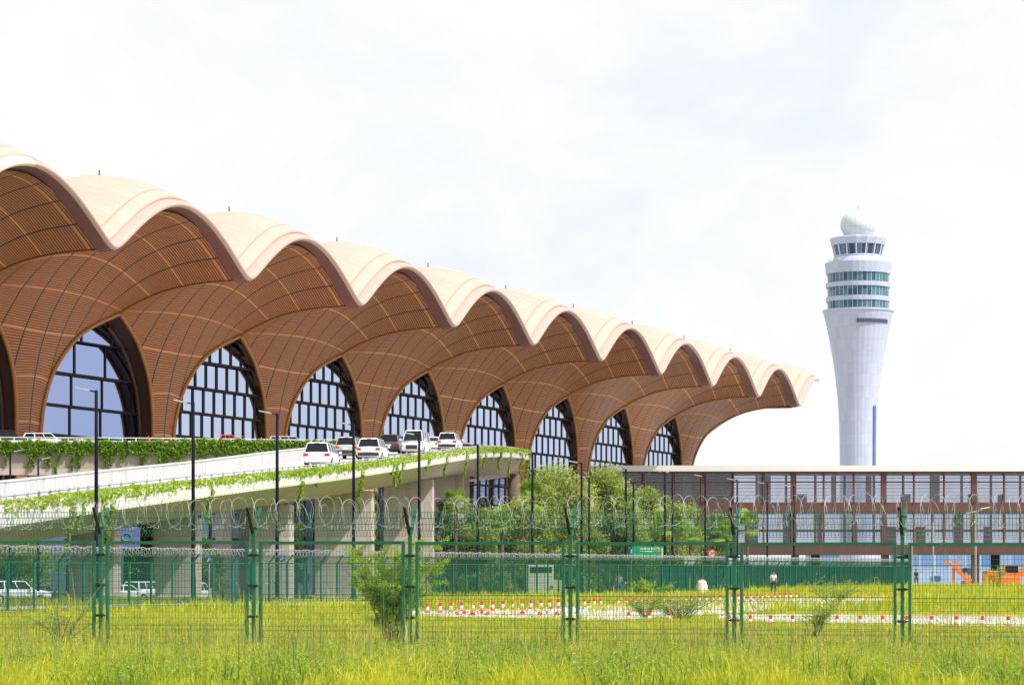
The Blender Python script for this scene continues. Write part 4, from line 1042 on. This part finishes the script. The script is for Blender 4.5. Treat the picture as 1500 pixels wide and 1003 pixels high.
for px, py, Y, r, lab in ((413,817,132,5.5,'round blue sign with white marks beside a ramp pier'),(306,819,140,4.6,'round blue sign with a white marking under the ramp, left'),(925,807,222,4.5,'blue round sign peeking out left of the green sign')):
    k = Y/F; zc = lambda py: (HOR-py)*k+EYE; X = at(px,Y,z=0).x
    s = empty('blue_sign', (X,Y,0)); tag(s, lab, 'road sign'); disc(r*k,-.02,.02,zc(py)).build('panel', BL, s)
    mb = MB(); mb.box(-.6*k,.6*k,-.04,-.022,zc(py+2.5),zc(py-2.5)); mb.box(-2.5*k,-1.2*k,-.04,-.022,zc(py+3),zc(py+.5)); mb.box(1.0*k,2.4*k,-.04,-.022,zc(py+1),zc(py-2)); mb.build('marking', M['white'], s)
    mb = MB(); mb.tube([(0,.06,gz(X,Y)-.2),(0,.06,zc(py-2))], .035, 8); mb.build('post', M['steel'], s)
# white cabinet and banner
X = at(1010,262,z=0).x; mb = MB(); mb.box(-.5,.5,-.3,.3,0,1.0+.9); mb.box(-.55,.55,-.35,.35,1.9,1.98); o = mb.build('utility_cabinet', M['white'], None, False, (X,262,.8)); tag(o, 'white utility cabinet between green sign and speed sign', 'cabinet')
bn = empty('banner', (at(180,262,z=0).x,262,0)); tag(bn, 'blue purple banner with a green ring emblem hanging below the ramp', 'banner')
k = 262/F; zc = lambda py: (HOR-py)*k+EYE
mb = MB(); mb.box(-25*k,25*k,-.05,.05,zc(803),zc(772)); mb.build('sheet', plain('banner_blue', (.13,.16,.42), .7, 0, .15), bn)
mb = MB(); mb.tube([(7*k*math.cos(a*PI/12)+6*k, -.1, zc(786)+5.5*k*math.sin(a*PI/12)) for a in range(24)], .07, 6, closed=True); mb.build('emblem', plain('emblem_green', (.08,.30,.22), .6), bn)
for x in (-25,-10,25): mb = MB(); mb.tube([(x*k,.1,gz(bn.location.x,262)-.3),(x*k,.1,zc(771))], .09, 8); mb.build('post', M['black'], bn)
# ---------------------------------------------------------------- PEOPLE
SKIN = plain('skin', (.32,.18,.11), .6); HAIR = plain('hair', (.012,.01,.009), .7)
def skinned(name, verts, edges, radii, mat, parent, root=0):
    me = bpy.data.meshes.new(name); me.from_pydata(verts, edges, []); o = bpy.data.objects.new(name, me); COL.objects.link(o); o.parent = parent
    md = o.modifiers.new('skin','SKIN'); md.use_smooth_shade = True
    sv = me.skin_vertices[0].data if me.skin_vertices else None
    if sv is None:
        bpy.context.view_layer.objects.active = o; me.skin_vertices and None
    for i, r in enumerate(radii): me.skin_vertices[0].data[i].radius = (r[0], r[1]) if hasattr(r,'__len__') else (r,r)
    me.skin_vertices[0].data[root].use_root = True
    s = o.modifiers.new('sub','SUBSURF'); s.levels = 1; s.render_levels = 2; me.materials.append(mat); return o
def person(loc, rz, H, shirt, legs, label, sit=False):
    s = H/1.72; r = empty('person', loc, rz); r.scale = (s,s,s); tag(r, label, 'person', 'people beyond the far fence')
    st = .09
    V = [(0,0,.95),(0,0,1.15),(0,0,1.38),(0,-.01,1.50),(0,-.02,1.60),(0,-.02,1.70),
         (.17,0,1.42),(.23,.02,1.15),(.22,-.08,.92),(.22,-.10,.82), (-.17,0,1.42),(-.24,-.02,1.15),(-.23,-.10,.93),(-.22,-.13,.83),
         (.10,0,.90),(.12,-st,.50),(.12,-st+.06,.09),(.12,-st-.10,.04), (-.10,0,.90),(-.11,st,.50),(-.12,st+.05,.09),(-.12,st-.11,.04)]
    E = [(0,1),(1,2),(2,3),(3,4),(4,5),(2,6),(6,7),(7,8),(8,9),(2,10),(10,11),(11,12),(12,13),(0,14),(14,15),(15,16),(16,17),(0,18),(18,19),(19,20),(20,21)]
    R = [(.15,.11),(.13,.10),(.15,.10),.055,(.085,.10),(.07,.085),.06,.045,.035,.03,.06,.045,.035,.03,.09,.06,.04,.035,.09,.06,.04,.035]
    skinned('body', V, E, R, SKIN, r)
    V2 = V[:3]+[V[6],V[7],V[10],V[11]]; skinned('shirt', V2, [(0,1),(1,2),(2,3),(3,4),(2,5),(5,6)], [(.165,.125),(.15,.12),(.165,.12),.08,.065,.08,.065], shirt, r)
    V3 = [V[0],V[14],V[15],V[16],V[18],V[19],V[20]]; skinned('trousers', V3, [(0,1),(1,2),(2,3),(0,4),(4,5),(5,6)], [(.16,.12),.105,.078,.06,.105,.078,.06], legs, r)
    mb = MB(); mb.lathe([(.03,1.60),(.09,1.63),(.10,1.69),(.075,1.76),(.02,1.79)], (0,.01,0), 10); mb.build('hair', HAIR, r, True)
    return r
cl = lambda n, c: plain(n, c, .85, 0, .15)
TROU = cl('dark_trousers', (.03,.035,.06)); 
def pers(px, py, H, *a):
    X, Y, z = (G(px, py) if px > 1000 else ((px-750)/F*177, 177, gz((px-750)/F*177,177)+.08)); return person((X,Y,z), a[0], H, a[1], a[2], a[3])
def have_skin():
    pass
_of = bpy.data.meshes.new('t')
pers(907, 868, 1.62, .3, cl('pink_grey_shirt',(.45,.35,.38)), cl('blue_jeans',(.06,.12,.25)), 'adult in a pale shirt standing behind the far fence beside two children')
pers(912.5, 867, 1.0, -.4, cl('blue_top',(.05,.30,.65)), cl('blue_shorts',(.05,.25,.5)), 'child in bright blue standing right of the adult in a pale shirt')
pers(901, 867.5, .95, .8, cl('purple_top',(.15,.10,.25)), cl('orange_shorts',(.75,.30,.02)), 'child in purple top and orange shorts left of the adult')
pers(1133, 870, 1.42, .2, cl('white_shirt',(.62,.62,.70)), TROU, 'person in a white shirt standing alone before the green screened fence')
person((at(324,232,z=0).x,232,gz(at(324,232,z=0).x,232)), 1.0, 1.6, cl('light_blue_shirt',(.35,.45,.70)), TROU, 'person in a light blue shirt in the shade below the ramp')
person((at(1342,262,z=0).x,262,gz(30,262)-.1), .5, 1.65, cl('black_jacket',(.012,.012,.016)), TROU, 'person dressed in black right of the far fence end')
# white round bundle with a red cap
X, Y = (1028-750)/F*182, 182; z = gz(X,Y)+.02; b = empty('covered_bundle', (X,Y,z)); tag(b, 'round cream cloth bundle with a red tie on top, before the screened fence', 'bundle')
mb = MB(); P = []
for i in range(11):
    a = i/10*PI/2; r = .43*math.cos(a)**.6 if i < 10 else .02
    P.append([((r*(1+.05*math.sin(5*t*PI/8+i)))*math.cos(t*PI/8), (r*(1+.05*math.cos(3*t*PI/8)))*math.sin(t*PI/8), .02+.92*math.sin(a)) for t in range(17)])
mb.grid(P); mb.build('cloth', plain('cream_cloth', (.74,.70,.60), .8, 0, .08, 4, .3, 12), b, True)
mb = MB(); mb.lathe([(.14,.90),(.16,.96),(.08,1.02),(.12,1.06)], (0,0,0), 10); mb.build('red_tie', RED, b)
# ---------------------------------------------------------------- DISTANT BUILDINGS
HB = plain('blue_cladding', (.16,.30,.55), .6, 0, .1, .05)
hg = empty('distant_hangar', (at(1480,900,z=0).x, 900, -7.5)); tag(hg, 'long blue clad hangar seen below the gallery at right', 'hangar')
def hang_mat():
    m, nt, b = new_mat('blue_hangar_cladding'); tc = nd(nt,'ShaderNodeTexCoord'); sp = nd(nt,'ShaderNodeSeparateXYZ'); nt.links.new(tc.outputs['Object'], sp.inputs[0])
    cmb = nd(nt,'ShaderNodeCombineXYZ'); nt.links.new(mathn(nt,'FLOOR', mathn(nt,'DIVIDE',sp.outputs[0],5.0)), cmb.inputs[0]); nt.links.new(mathn(nt,'FLOOR', mathn(nt,'DIVIDE',sp.outputs[2],4.5)), cmb.inputs[1])
    wn = nd(nt,'ShaderNodeTexWhiteNoise'); nt.links.new(cmb.outputs[0], wn.inputs['Vector'])
    up = mathn(nt,'GREATER_THAN', sp.outputs[2], 9.5)
    c = mixc(nt, up, (.30,.42,.62), (.10,.22,.46)); c = mixc(nt, mathn(nt,'MULTIPLY', wn.outputs['Value'], .5), c, (.42,.52,.68))
    c = mixc(nt, stripe(nt, sp.outputs[0], 5.0, .35), c, (.45,.55,.70)); nt.links.new(c, b.inputs['Base Color']); b.inputs['Roughness'].default_value=.6; return m
mb = MB(); mb.box(-34,70,0,40,0,15.5); mb.build('wall', hang_mat(), hg)
mb = MB(); mb.box(-34.5,70.5,-.6,40.5,15.52,16.3); mb.build('roof', M['white'], hg)
for i, (x, z, w_, h_) in enumerate(((-26,5.0,3.0,1.6),(-16,7.2,3.6,2.0),(-16,3.6,3.6,1.4),(-6,6.0,3,1.8),(18,6,3,1.8),(26,6,3,1.8))):
    mb = MB(); mb.box(x,x+w_,-.25,-.02,z,z+h_); mb.build('window', plain('hangar_glass',(.05,.10,.24),.2) if i == 0 else bpy.data.materials['hangar_glass'], hg)
lb = empty('distant_shed', (at(1225,1000,z=0).x,1000,-8)); tag(lb, 'low pale blue shed glimpsed under the gallery behind the fence', 'shed')
mb = MB(); mb.box(-9,12,0,20,0,14.5); mb.build('wall', plain('pale_blue_wall', (.20,.36,.55), .7), lb)
mb = MB(); mb.add([(-9.6,-.4,14.52),(12.6,-.4,14.52),(12.6,20.4,14.52),(-9.6,20.4,14.52),(-9.6,10,16.4),(12.6,10,16.4)], [(0,1,5,4),(2,3,4,5),(0,4,3),(1,2,5),(3,2,1,0)]); mb.build('roof', M['white'], lb)
# ---------------------------------------------------------------- TREES
def tree(loc, H, spread, n, size, mat, label, name='broadleaf_tree', cat='tree', group='trees beside the ramp', low=.25, clumps=26, dry=0, seed=1, trunk_r=.16):
    rg = np.random.default_rng(seed); rr = random.Random(seed)
    r = empty(name, loc, rr.uniform(0,6)); tag(r, label, cat, group)
    mb = MB(); tips = []
    th = H*low
    mb.tube([(0,0,-.4),(.05,0,th*.5),(.0,.08,th)], [trunk_r*1.3,trunk_r,trunk_r*.8], 8)
    cc = []
    for i in range(clumps):
        a = rr.uniform(0,2*PI); f = rr.uniform(0,1)**.7; z = th + (H-th)*rr.uniform(.05,1)**.8
        k = (z-th)/(H-th); env = math.sin(PI*min(1,.18+k*.80))**.6
        rad = spread*f*env*rr.uniform(.7,1.12); p = Vector((rad*math.cos(a), rad*math.sin(a), z-(.06*H)*rr.random())); cc.append(p)
        s = Vector((0,0,th*rr.uniform(.6,1))); m_ = s.lerp(p,.5)+Vector((0,0,.08*H*rr.random()))
        mb.tube([s, m_, p], [trunk_r*.5, trunk_r*.28, trunk_r*.1], 5)
    mb.build('trunk', M['bark'], r, True)
    n = int(n*1.7); per = n//clumps; C = []; T_ = []
    for p in cc:
        sc = spread*rr.uniform(.18,.46); q = rg.normal(size=(per,3)); q /= np.linalg.norm(q,axis=1)[:,None]; q *= (rg.uniform(.25,1,per)**.6)[:,None]*sc*np.array([1,1,.75])
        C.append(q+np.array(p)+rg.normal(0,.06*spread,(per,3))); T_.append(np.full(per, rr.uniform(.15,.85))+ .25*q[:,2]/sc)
    C = np.concatenate(C); T_ = np.concatenate(T_)
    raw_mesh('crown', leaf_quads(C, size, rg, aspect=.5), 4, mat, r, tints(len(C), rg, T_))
    if dry:
        D = np.array([cc[rr.randrange(len(cc))] for _ in range(dry)], float)+rg.normal(0,spread*.2,(dry,3)); tag(raw_mesh('dry_twigs', leaf_quads(D, size*2.2, rg, aspect=.06, ddir=(0,0,.5)), 4, LM['dry'], r, tints(dry, rg)), kind='stuff')
    return r
def palm(loc, H, R, label, seed=1, nf_=26, name='fan_palm', mat=None):
    rg = random.Random(seed); r = empty(name, loc, rg.uniform(0,6)); tag(r, label, 'palm tree', 'palms beside the ramp')
    mb = MB(); mb.tube([(0,0,-.4),(.05,.02,H*.5),(0,.0,H)], [.24,.17,.15], 9)
    for i in range(int(H/.22)): mb.lathe([(.16,0),(.20,.05),(.16,.10)], (.03,.01,i*.22), 8)
    mb.build('trunk', M['bark'], r, True)
    V = []; tt = []
    for i in range(nf_):
        a = 2*PI*i/nf_*1.618*3 + rg.uniform(-.2,.2); el = rg.uniform(-.75,1.25); L = R*rg.uniform(.42,.60)
        d = Vector((math.cos(a)*math.cos(el), math.sin(a)*math.cos(el), math.sin(el))); o = Vector((0,0,H)); tip = o+d*L
        s = d.cross(Vector((0,0,1))).normalized(); u = s.cross(d).normalized()
        w_ = s*.025; V += [o-w_, o+w_, tip+w_, tip-w_]; tt.append(.4)
        t0 = rg.uniform(.1,.9)
        for j in range(15):
            b = (j-7)/7*1.75; dd = (d*math.cos(b)+s*math.sin(b)+u*.12*math.cos(b)).normalized(); l = R*.5*(1-.12*abs(b))*rg.uniform(.85,1.1)
            e = tip+dd*l*.62; f = e+(dd*.38*l)+Vector((0,0,-l*.20)); ww = (dd.cross(u)).normalized()*R*.035
            V += [tip, e+ww, f, e-ww]; tt.append(min(1,max(0,t0+rg.uniform(-.25,.25))))
    col = np.repeat(np.array([[t,t,t,1] for t in tt]),4,axis=0)
    raw_mesh('fronds', np.array([tuple(v) for v in V]), 4, mat or LM['palm'], r, col)
    return r
def tloc(px, Y, side=0): X = (px-750)/F*Y; return (X, Y, gz(X,Y))
def TH(py, Y, px): X = (px-750)/F*Y; return (HOR-py)/F*Y+EYE-gz(X,Y)
TR = [  # px, Y, top py, spread, leaves, size, mat, label, low, clumps, dry
 (815,300,684,5.4,12000,.30,'light','tall loose yellow green tree, highest of the clump right of the ramp',.08,60,500),
 (884,306,690,4.8,11000,.28,'light','pale feathery tree with bare twigs, right of the tallest tree',.08,60,1200),
 (948,318,724,5.0,11000,.32,'mid','rounded bright green tree before the gallery left end',.08,36,100),
 (765,290,735,3.4,6000,.34,'light','lower light green tree under the rounded ramp end',.15,26,500),
 (700,285,748,3.8,7000,.34,'mid','bushy green tree with dry stems behind the fence, right of the last pier',.1,30,400),
 (655,296,735,3.2,6500,.34,'dark','dark green dense tree right beside the last ramp pier',.1,26,100),
 (1008,330,742,3.4,6000,.36,'mid','green tree behind the speed sign',.15,26,120),
 (1052,345,750,3.0,5000,.36,'dark','dark low tree left of the big fan palm',.15,22,60),
 (840,262,760,3.6,7000,.30,'mid','shrubby tree in front of the tall loose tree',.1,30,500),
 (905,270,756,3.2,6000,.30,'dark','dark shrubby tree behind the green road sign',.1,24,500),
 (790,296,712,3.6,9000,.28,'light','yellow green tree filling the gap left of the tallest tree',.06,40,300),
 (852,298,714,3.6,9000,.28,'light','yellow green tree between the tallest tree and the pale feathery one',.06,40,500),
 (918,304,722,3.4,8000,.28,'mid','leafy tree between the pale feathery tree and the rounded bright tree',.06,36,300),
 (985,312,742,3.6,8000,.30,'light','low wide yellow green tree right of the rounded bright tree',.06,36,100),
 (728,292,748,3.4,8000,.28,'light','loose light tree behind the left shrubs beneath the ramp end',.06,34,300),
 (500,300,720,2.0,4000,.34,'mid','narrow green tree glimpsed between two ramp piers',.2,18,0),
 (545,300,716,1.5,3500,.34,'light','slim bright tree in the gap between the wide ramp piers',.2,16,0),
 (20,262,800,5.0,7000,.34,'mid','low spreading tree behind the parked cars at far left',.15,30,60),
 (290,275,792,3.0,4000,.34,'dark','small dark tree in the shade under the ramp',.15,20,0),
 (425,280,760,2.4,4000,.34,'mid','small green tree behind the ramp piers',.15,20,0),
]
for i, (px,Y,top,spd,n,sz,mt,lab,low,cl_,dry) in enumerate(TR):
    tree(tloc(px,Y), TH(top,Y,px), spd, n, sz, LM[mt], lab, low=low, clumps=cl_, dry=dry, seed=20+i)
PL = [(778,262,716,2.1,'fan palm growing just under the rounded end of the ramp'),(668,262,726,2.0,'fan palm beside the last ramp pier, half hidden by shrubs'),
 (1094,300,757,2.3,'big fan palm with dark trunk standing apart before the gallery'),(1012,262,768,1.9,'fan palm left of the round speed sign'),(972,262,756,2.0,'fan palm above the green road sign'),
 (1060,266,772,1.7,'small fan palm between speed sign and the fence post'),(735,254,748,1.8,'fan palm in the middle of the shrubs right of the pier'),(928,262,742,2.0,'fan palm in front of the rounded bright tree'),(545,294,746,1.5,'narrow fan palm between the two wide ramp piers')]
for i, (px,Y,top,R,lab) in enumerate(PL): palm(tloc(px,Y), TH(top,Y,px)-R*.45, R, lab, seed=60+i)
# low shrubs in a row along the road behind the far fence
SH = ['low bush with yellowish tips','low bush with dense dark leaves','low bush with pale loose leaves']
wheres = ['right of the last pier','under the dark tree','behind the truck','left of the box truck','right of the box truck','below the tall loose tree','below the pale feathery tree','left of the green sign','below the green sign','right of the green sign','by the white cabinet','left of the speed sign','right of the speed sign','beneath the big fan palm','right of the big fan palm']
for i, px in enumerate((640,664,690,738,835,850,880,905,940,975,1003,1028,1060,1095,1122)):
    Y = 256+ (px-640)*.03; X = (px-750)/F*Y
    tree((X,Y,gz(X,Y)), (2.6 if px < 1030 else 1.7)+.5*math.sin(i*2.1), 1.5, 1800, .26, LM[('light','dark','mid')[i%3]], f'{SH[i%3]} {wheres[i]}', 'bush', 'bush', 'bushes behind the far fence', .08, 12, 60 if i%2 else 10, 200+i, .05)
# ---------------------------------------------------------------- FOREGROUND PLANTS
def feathery_shrub(px, Y, H, R, stems, label, seed, lean=0.0, leaf=.05, n=5200, grp=None, dens_top=1.0):
    rg = np.random.default_rng(seed); rr = random.Random(seed); X = (px-750)/F*Y
    r = empty('shrub', (X,Y,gz(X,Y))); tag(r, label, 'shrub', grp)
    mb = MB(); C = []; A = []
    for i in range(stems):
        a = rr.uniform(0,2*PI); k = rr.uniform(.3,1); hh = H*rr.uniform(.55,1)
        tip = Vector((R*k*math.cos(a)+lean*hh, R*k*math.sin(a)*.7, hh)); mid = tip*.5+Vector((0,0,.1*H))
        st = Vector((rr.uniform(-.12,.12),rr.uniform(-.1,.1),-.1))
        pts = [st, st.lerp(mid,.6), mid, mid.lerp(tip,.6), tip]; mb.tube(pts, [.017,.014,.011,.007,.003], 5)
        m_ = n//stems//8
        for j in range(8):          # side sprays
            t = .25+.75*rr.random(); b = (mid*(2*(1-t)) + st*(2*t-1)*0 if False else st.lerp(mid,min(1,t*2)) if t<.5 else mid.lerp(tip,(t-.5)*2))
            d = Vector((rr.uniform(-1,1),rr.uniform(-1,1),rr.uniform(-.1,.5))).normalized()*R*.42*rr.uniform(.5,1)
            mb.tube([b,b+d*.5+Vector((0,0,.02)),b+d],[.005,.004,.002],4)
            q = rg.uniform(0,1,m_)[:,None]*np.array(d)[None]+np.array(b)+rg.normal(0,.028,(m_,3)); C.append(q); A.append(np.full(m_, .35+.5*t))
    mb.build('stems', plain('green_brown_stem', (.16,.15,.06), .8) if 'green_brown_stem' not in bpy.data.materials else bpy.data.materials['green_brown_stem'], r, True)
    C = np.concatenate(C); A = np.concatenate(A); raw_mesh('leaves', leaf_quads(C, leaf, rg, aspect=.3, flat=.3), 4, LM['shrub'], r, tints(len(C), rg, A))
    return r
feathery_shrub(577, 54.6, 2.2, 1.05, 34, 'tall feathery bright green shrub behind the mesh, left of the third fence post', 5, -.03, .052, 34000)
feathery_shrub(1000, 84, .75, 1.7, 20, 'wide low loose shrub growing over the white path edge', 6, 0, .05, 4200)
feathery_shrub(945, 88, .85, 1.0, 18, 'small scrubby bush left of the wide low shrub by the path', 7, 0, .05, 2200)
feathery_shrub(1190, 62, .8, .9, 12, 'thin wispy shrub behind the mesh right of the fifth fence post', 8, .1, .05, 2000)
feathery_shrub(90, 56, .95, .9, 12, 'sparse twiggy weed clump behind the first mesh panel', 9, .2, .045, 1800)
feathery_shrub(1220, 118, 1.0, 1.8, 14, 'yellow green weedy shrub before the screened fence', 10, 0, .07, 3000)
feathery_shrub(950, 158, .9, 1.5, 14, 'spreading weedy shrub against the far fence near the cream bundle', 11, 0, .10, 3500)
feathery_shrub(1460, 200, 1.8, .8, 10, 'thin yellow weed before the dark round gallery post', 12, 0, .1, 1200)
# slender creeper climbing the near mesh
def grass_patch(name, label, n, yr, hr, wd, rg, mat, keep=None, lean=.35, xr=1.08, clump=.0):
    Y = rg.uniform(yr[0]**.5, yr[1]**.5, n)**2; half = .1875*xr*Y+.5; X = rg.uniform(-1,1,n)*half
    fld = np.sin(X*1.9+np.sin(Y*1.3)*2)*np.sin(Y*1.1+np.sin(X*.7)*2)+.5*np.sin(X*5.3+Y*3.1)*np.sin(Y*4.7-X*2.2)
    if keep is not None:
        k = keep(X, Y, fld, rg); X, Y, fld = X[k], Y[k], fld[k]
    n = len(X); Z = np.array([gz(a,b) for a,b in zip(X,Y)]) if yr[1] > 120 else np.zeros(n)
    h = rg.uniform(hr[0], hr[1], n)*(1+clump*fld)*rg.choice([1,1,1,1.5],n); w_ = wd*rg.uniform(.6,1.4,n)
    a = rg.uniform(0,2*PI,n); l = rg.uniform(0,lean,n)*h*1.6; b = rg.uniform(0,PI,n)
    dx, dy = np.cos(a)*l, np.sin(a)*l; wx_, wy_ = np.cos(b)*w_/2, np.sin(b)*w_/2*.5
    p = np.stack([X,Y,Z-.02],1); m1 = p+np.stack([dx*.35,dy*.35,h*.62],1); tp = p+np.stack([dx,dy,h*(1-.25*lean)],1)
    W = np.stack([wx_,wy_,np.zeros(n)],1)
    q1 = np.stack([p-W,p+W,m1+W*.75,m1-W*.75],1); q2 = np.stack([m1-W*.75,m1+W*.75,tp+W*.12,tp-W*.12],1)
    co = np.concatenate([q1,q2],1).reshape(-1,3)
    t = np.clip(.6+.34*fld+rg.normal(0,.24,n),0,1); col = np.repeat(np.stack([t,t,t,np.ones(n)],1), 8, axis=0)
    return tag(raw_mesh(name, co, 4, mat, None, col), label, 'grass', kind='stuff')
g2 = np.random.default_rng(5)
def offpath(X, Y, f, r):
    py = HOR+EYE*F/Y; px = 750+X/Y*F
    rd = (px < 545) & (np.abs(py-np.interp(px,[0,150,300,540],[893,889.3,885.8,883])) < 3.6)
    a1 = (px > 600) & (px < 1322) & (py < np.interp(px,[600,900,1060,1180,1322],[903,909,900,890,883])) & (py > np.interp(px,[600,900,1060,1180,1322],[896,887,880,875,876]))
    a2 = (px > 1052) & (py < np.interp(px,[1052,1200,1500],[909,914,918.5])) & (py > np.interp(px,[1052,1200,1500],[901,900.5,903.5]))
    return ~(rd | ((a1|a2) & (r.uniform(0,1,len(X)) < .74+.2*np.sin(X*1.7+Y*.6)) ))
grass_patch('tall_grass', 'tall unmown yellow green grass in front of the near fence', 150000, (34,53), (.06,.22), .016, g2, LM['grass'], keep=lambda X,Y,f,r: (f > -.75+.5*r.uniform(0,1,len(X))) & (r.uniform(0,1,len(X)) > .5*(Y > 49.5)), clump=.6)
grass_patch('grass', 'short sunlit grass between the two fences', 150000, (53,98), (.05,.14), .022, g2, LM['grass'], keep=offpath, clump=.4)
grass_patch('grass', 'rough grass around the bollards and before the far fence', 120000, (98,254), (.10,.34), .045, g2, LM['grass'],
    keep=lambda X,Y,f,r: (f > -.45) & offpath(X,Y,f,r) & ~((X < .105*(Y-118)-9) & (Y > 132)), clump=.5)
grass_patch('weed_stems', 'long thin weed stems standing above the foreground grass', 4200, (36,56), (.45,.95), .007, g2, LM['straw'], lean=.3, clump=.2)
grass_patch('weed_stems', 'thin weed stems along the foot of the far fence', 5000, (110,250), (.4,1.0), .03, g2, LM['grass'], keep=lambda X,Y,f,r: (X < .364*Y-52) & (X > .364*Y-55), lean=.2)
grass_patch('dark_weeds', 'darker green weed tufts scattered through the foreground grass', 26000, (34,54), (.10,.34), .018, g2, LM['gdark'], keep=lambda X,Y,f,r: f < -.35, clump=.2)
grass_patch('reed_tufts', 'reedy upright tufts standing in the foreground grass', 3500, (36,51), (.25,.55), .018, g2, LM['gdark'], keep=lambda X,Y,f,r: (np.sin(X*.9+1.3)*np.sin(Y*.8)+.4*np.sin(X*3.1)) > .75, lean=.22, clump=.15)
# broad leaved weeds among the grass
wc = []; 
for _ in range(7000):
    Y = g2.uniform(36,53); X = g2.uniform(-1,1)*.2*Y; m_ = 12; wc.append(np.array([X,Y,.03])+np.abs(g2.normal(0,1,(m_,3)))*np.array([.10,.10,.12])*np.array([g2.choice([-1,1]),1,1]))
wc = np.concatenate(wc); tag(raw_mesh('broadleaf_weeds', leaf_quads(wc, .055, g2, aspect=.5, flat=.4), 4, LM['shrub'], None, tints(len(wc), g2)), 'patches of broad leaved weeds in the foreground grass', 'weeds', kind='stuff')
wc = []
for i in range(420):      # creeper sprigs caught on the near mesh
    t = g2.choice([.2,1.15,1.7,3.0,3.9,5.1,5.35])+g2.normal(0,.09); z = g2.uniform(.4,2.6)
    p = P0+FD*(SPC*t)+Vector((0,-.02,z)); wc.append(np.array(p)+g2.normal(0,.03,(3,3)))
wc = np.concatenate(wc); tag(raw_mesh('fence_creeper', leaf_quads(wc, .035, g2, aspect=.6), 4, LM['shrub'], None, tints(len(wc), g2)), 'sparse creeper leaves caught on the near fence mesh', 'creeper', kind='stuff')
# ---------------------------------------------------------------- camera, sky, sun
cd = bpy.data.cameras.new('camera'); cam = bpy.data.objects.new('camera', cd); COL.objects.link(cam)
cam.location = (0,0,EYE); cam.rotation_euler = (PI/2,0,0)
cd.lens = 96; cd.sensor_width = 36; cd.sensor_fit = 'HORIZONTAL'; cd.shift_y = (HOR-501.5)/1500
cd.clip_start = .5; cd.clip_end = 9000
scene.camera = cam
SUN_EL, SUN_AZ = math.radians(51), math.radians(120)     # azimuth from +Y (view direction) clockwise: behind and to the right
w = bpy.data.worlds.new('World'); scene.world = w; w.use_nodes = True; nt = w.node_tree
bg = nt.nodes['Background']
sky = nt.nodes.new('ShaderNodeTexSky'); sky.sky_type = 'NISHITA'; sky.sun_disc = False
sky.sun_elevation = SUN_EL; sky.sun_rotation = SUN_AZ; sky.air_density = 1.0; sky.dust_density = 2.0; sky.ozone_density = 1.0
tc = nt.nodes.new('ShaderNodeTexCoord'); mp = nt.nodes.new('ShaderNodeMapping'); mp.inputs['Scale'].default_value = (1,1,1.5); mp.inputs['Location'].default_value = (.3,.1,.25)
nt.links.new(tc.outputs['Generated'], mp.inputs[0])
n1 = nd(nt,'ShaderNodeTexNoise', Scale=8.0, Detail=10.0, Roughness=.62, Distortion=.3); nt.links.new(mp.outputs[0], n1.inputs['Vector'])
rmp = nt.nodes.new('ShaderNodeValToRGB'); rmp.color_ramp.elements[0].position = .34; rmp.color_ramp.elements[1].position = .56
rmp.color_ramp.elements[0].color = (.0,.0,.0,1); rmp.color_ramp.elements[1].color = (1,1,1,1)
nt.links.new(n1.outputs['Fac'], rmp.inputs[0])
cloud = mixc(nt, rmp.outputs[0], (6.75,7.1,7.45), (7.8,7.85,7.9))          # thin grey-blue veil to bright cloud
mixs = mixc(nt, .9, sky.outputs[0], cloud)
nt.links.new(mixs, bg.inputs['Color']); bg.inputs['Strength'].default_value = .1
sl = bpy.data.lights.new('sun', 'SUN'); so = bpy.data.objects.new('sun', sl); COL.objects.link(so)
sl.energy = 3.7; sl.angle = math.radians(.6); sl.color = (1,.96,.9)
d = Vector((math.sin(SUN_AZ)*math.cos(SUN_EL), math.cos(SUN_AZ)*math.cos(SUN_EL), math.sin(SUN_EL)))
so.rotation_euler = d.to_track_quat('Z','Y').to_euler(); so.location = d*50
vs = scene.view_settings; vs.view_transform = 'Standard'; vs.look = 'None'; vs.gamma = 1; vs.exposure = .45; vs.use_curve_mapping = False
cy = scene.cycles; cy.use_denoising = True; cy.max_bounces = 8; cy.transparent_max_bounces = 24
cy.caustics_reflective = False; cy.caustics_refractive = False
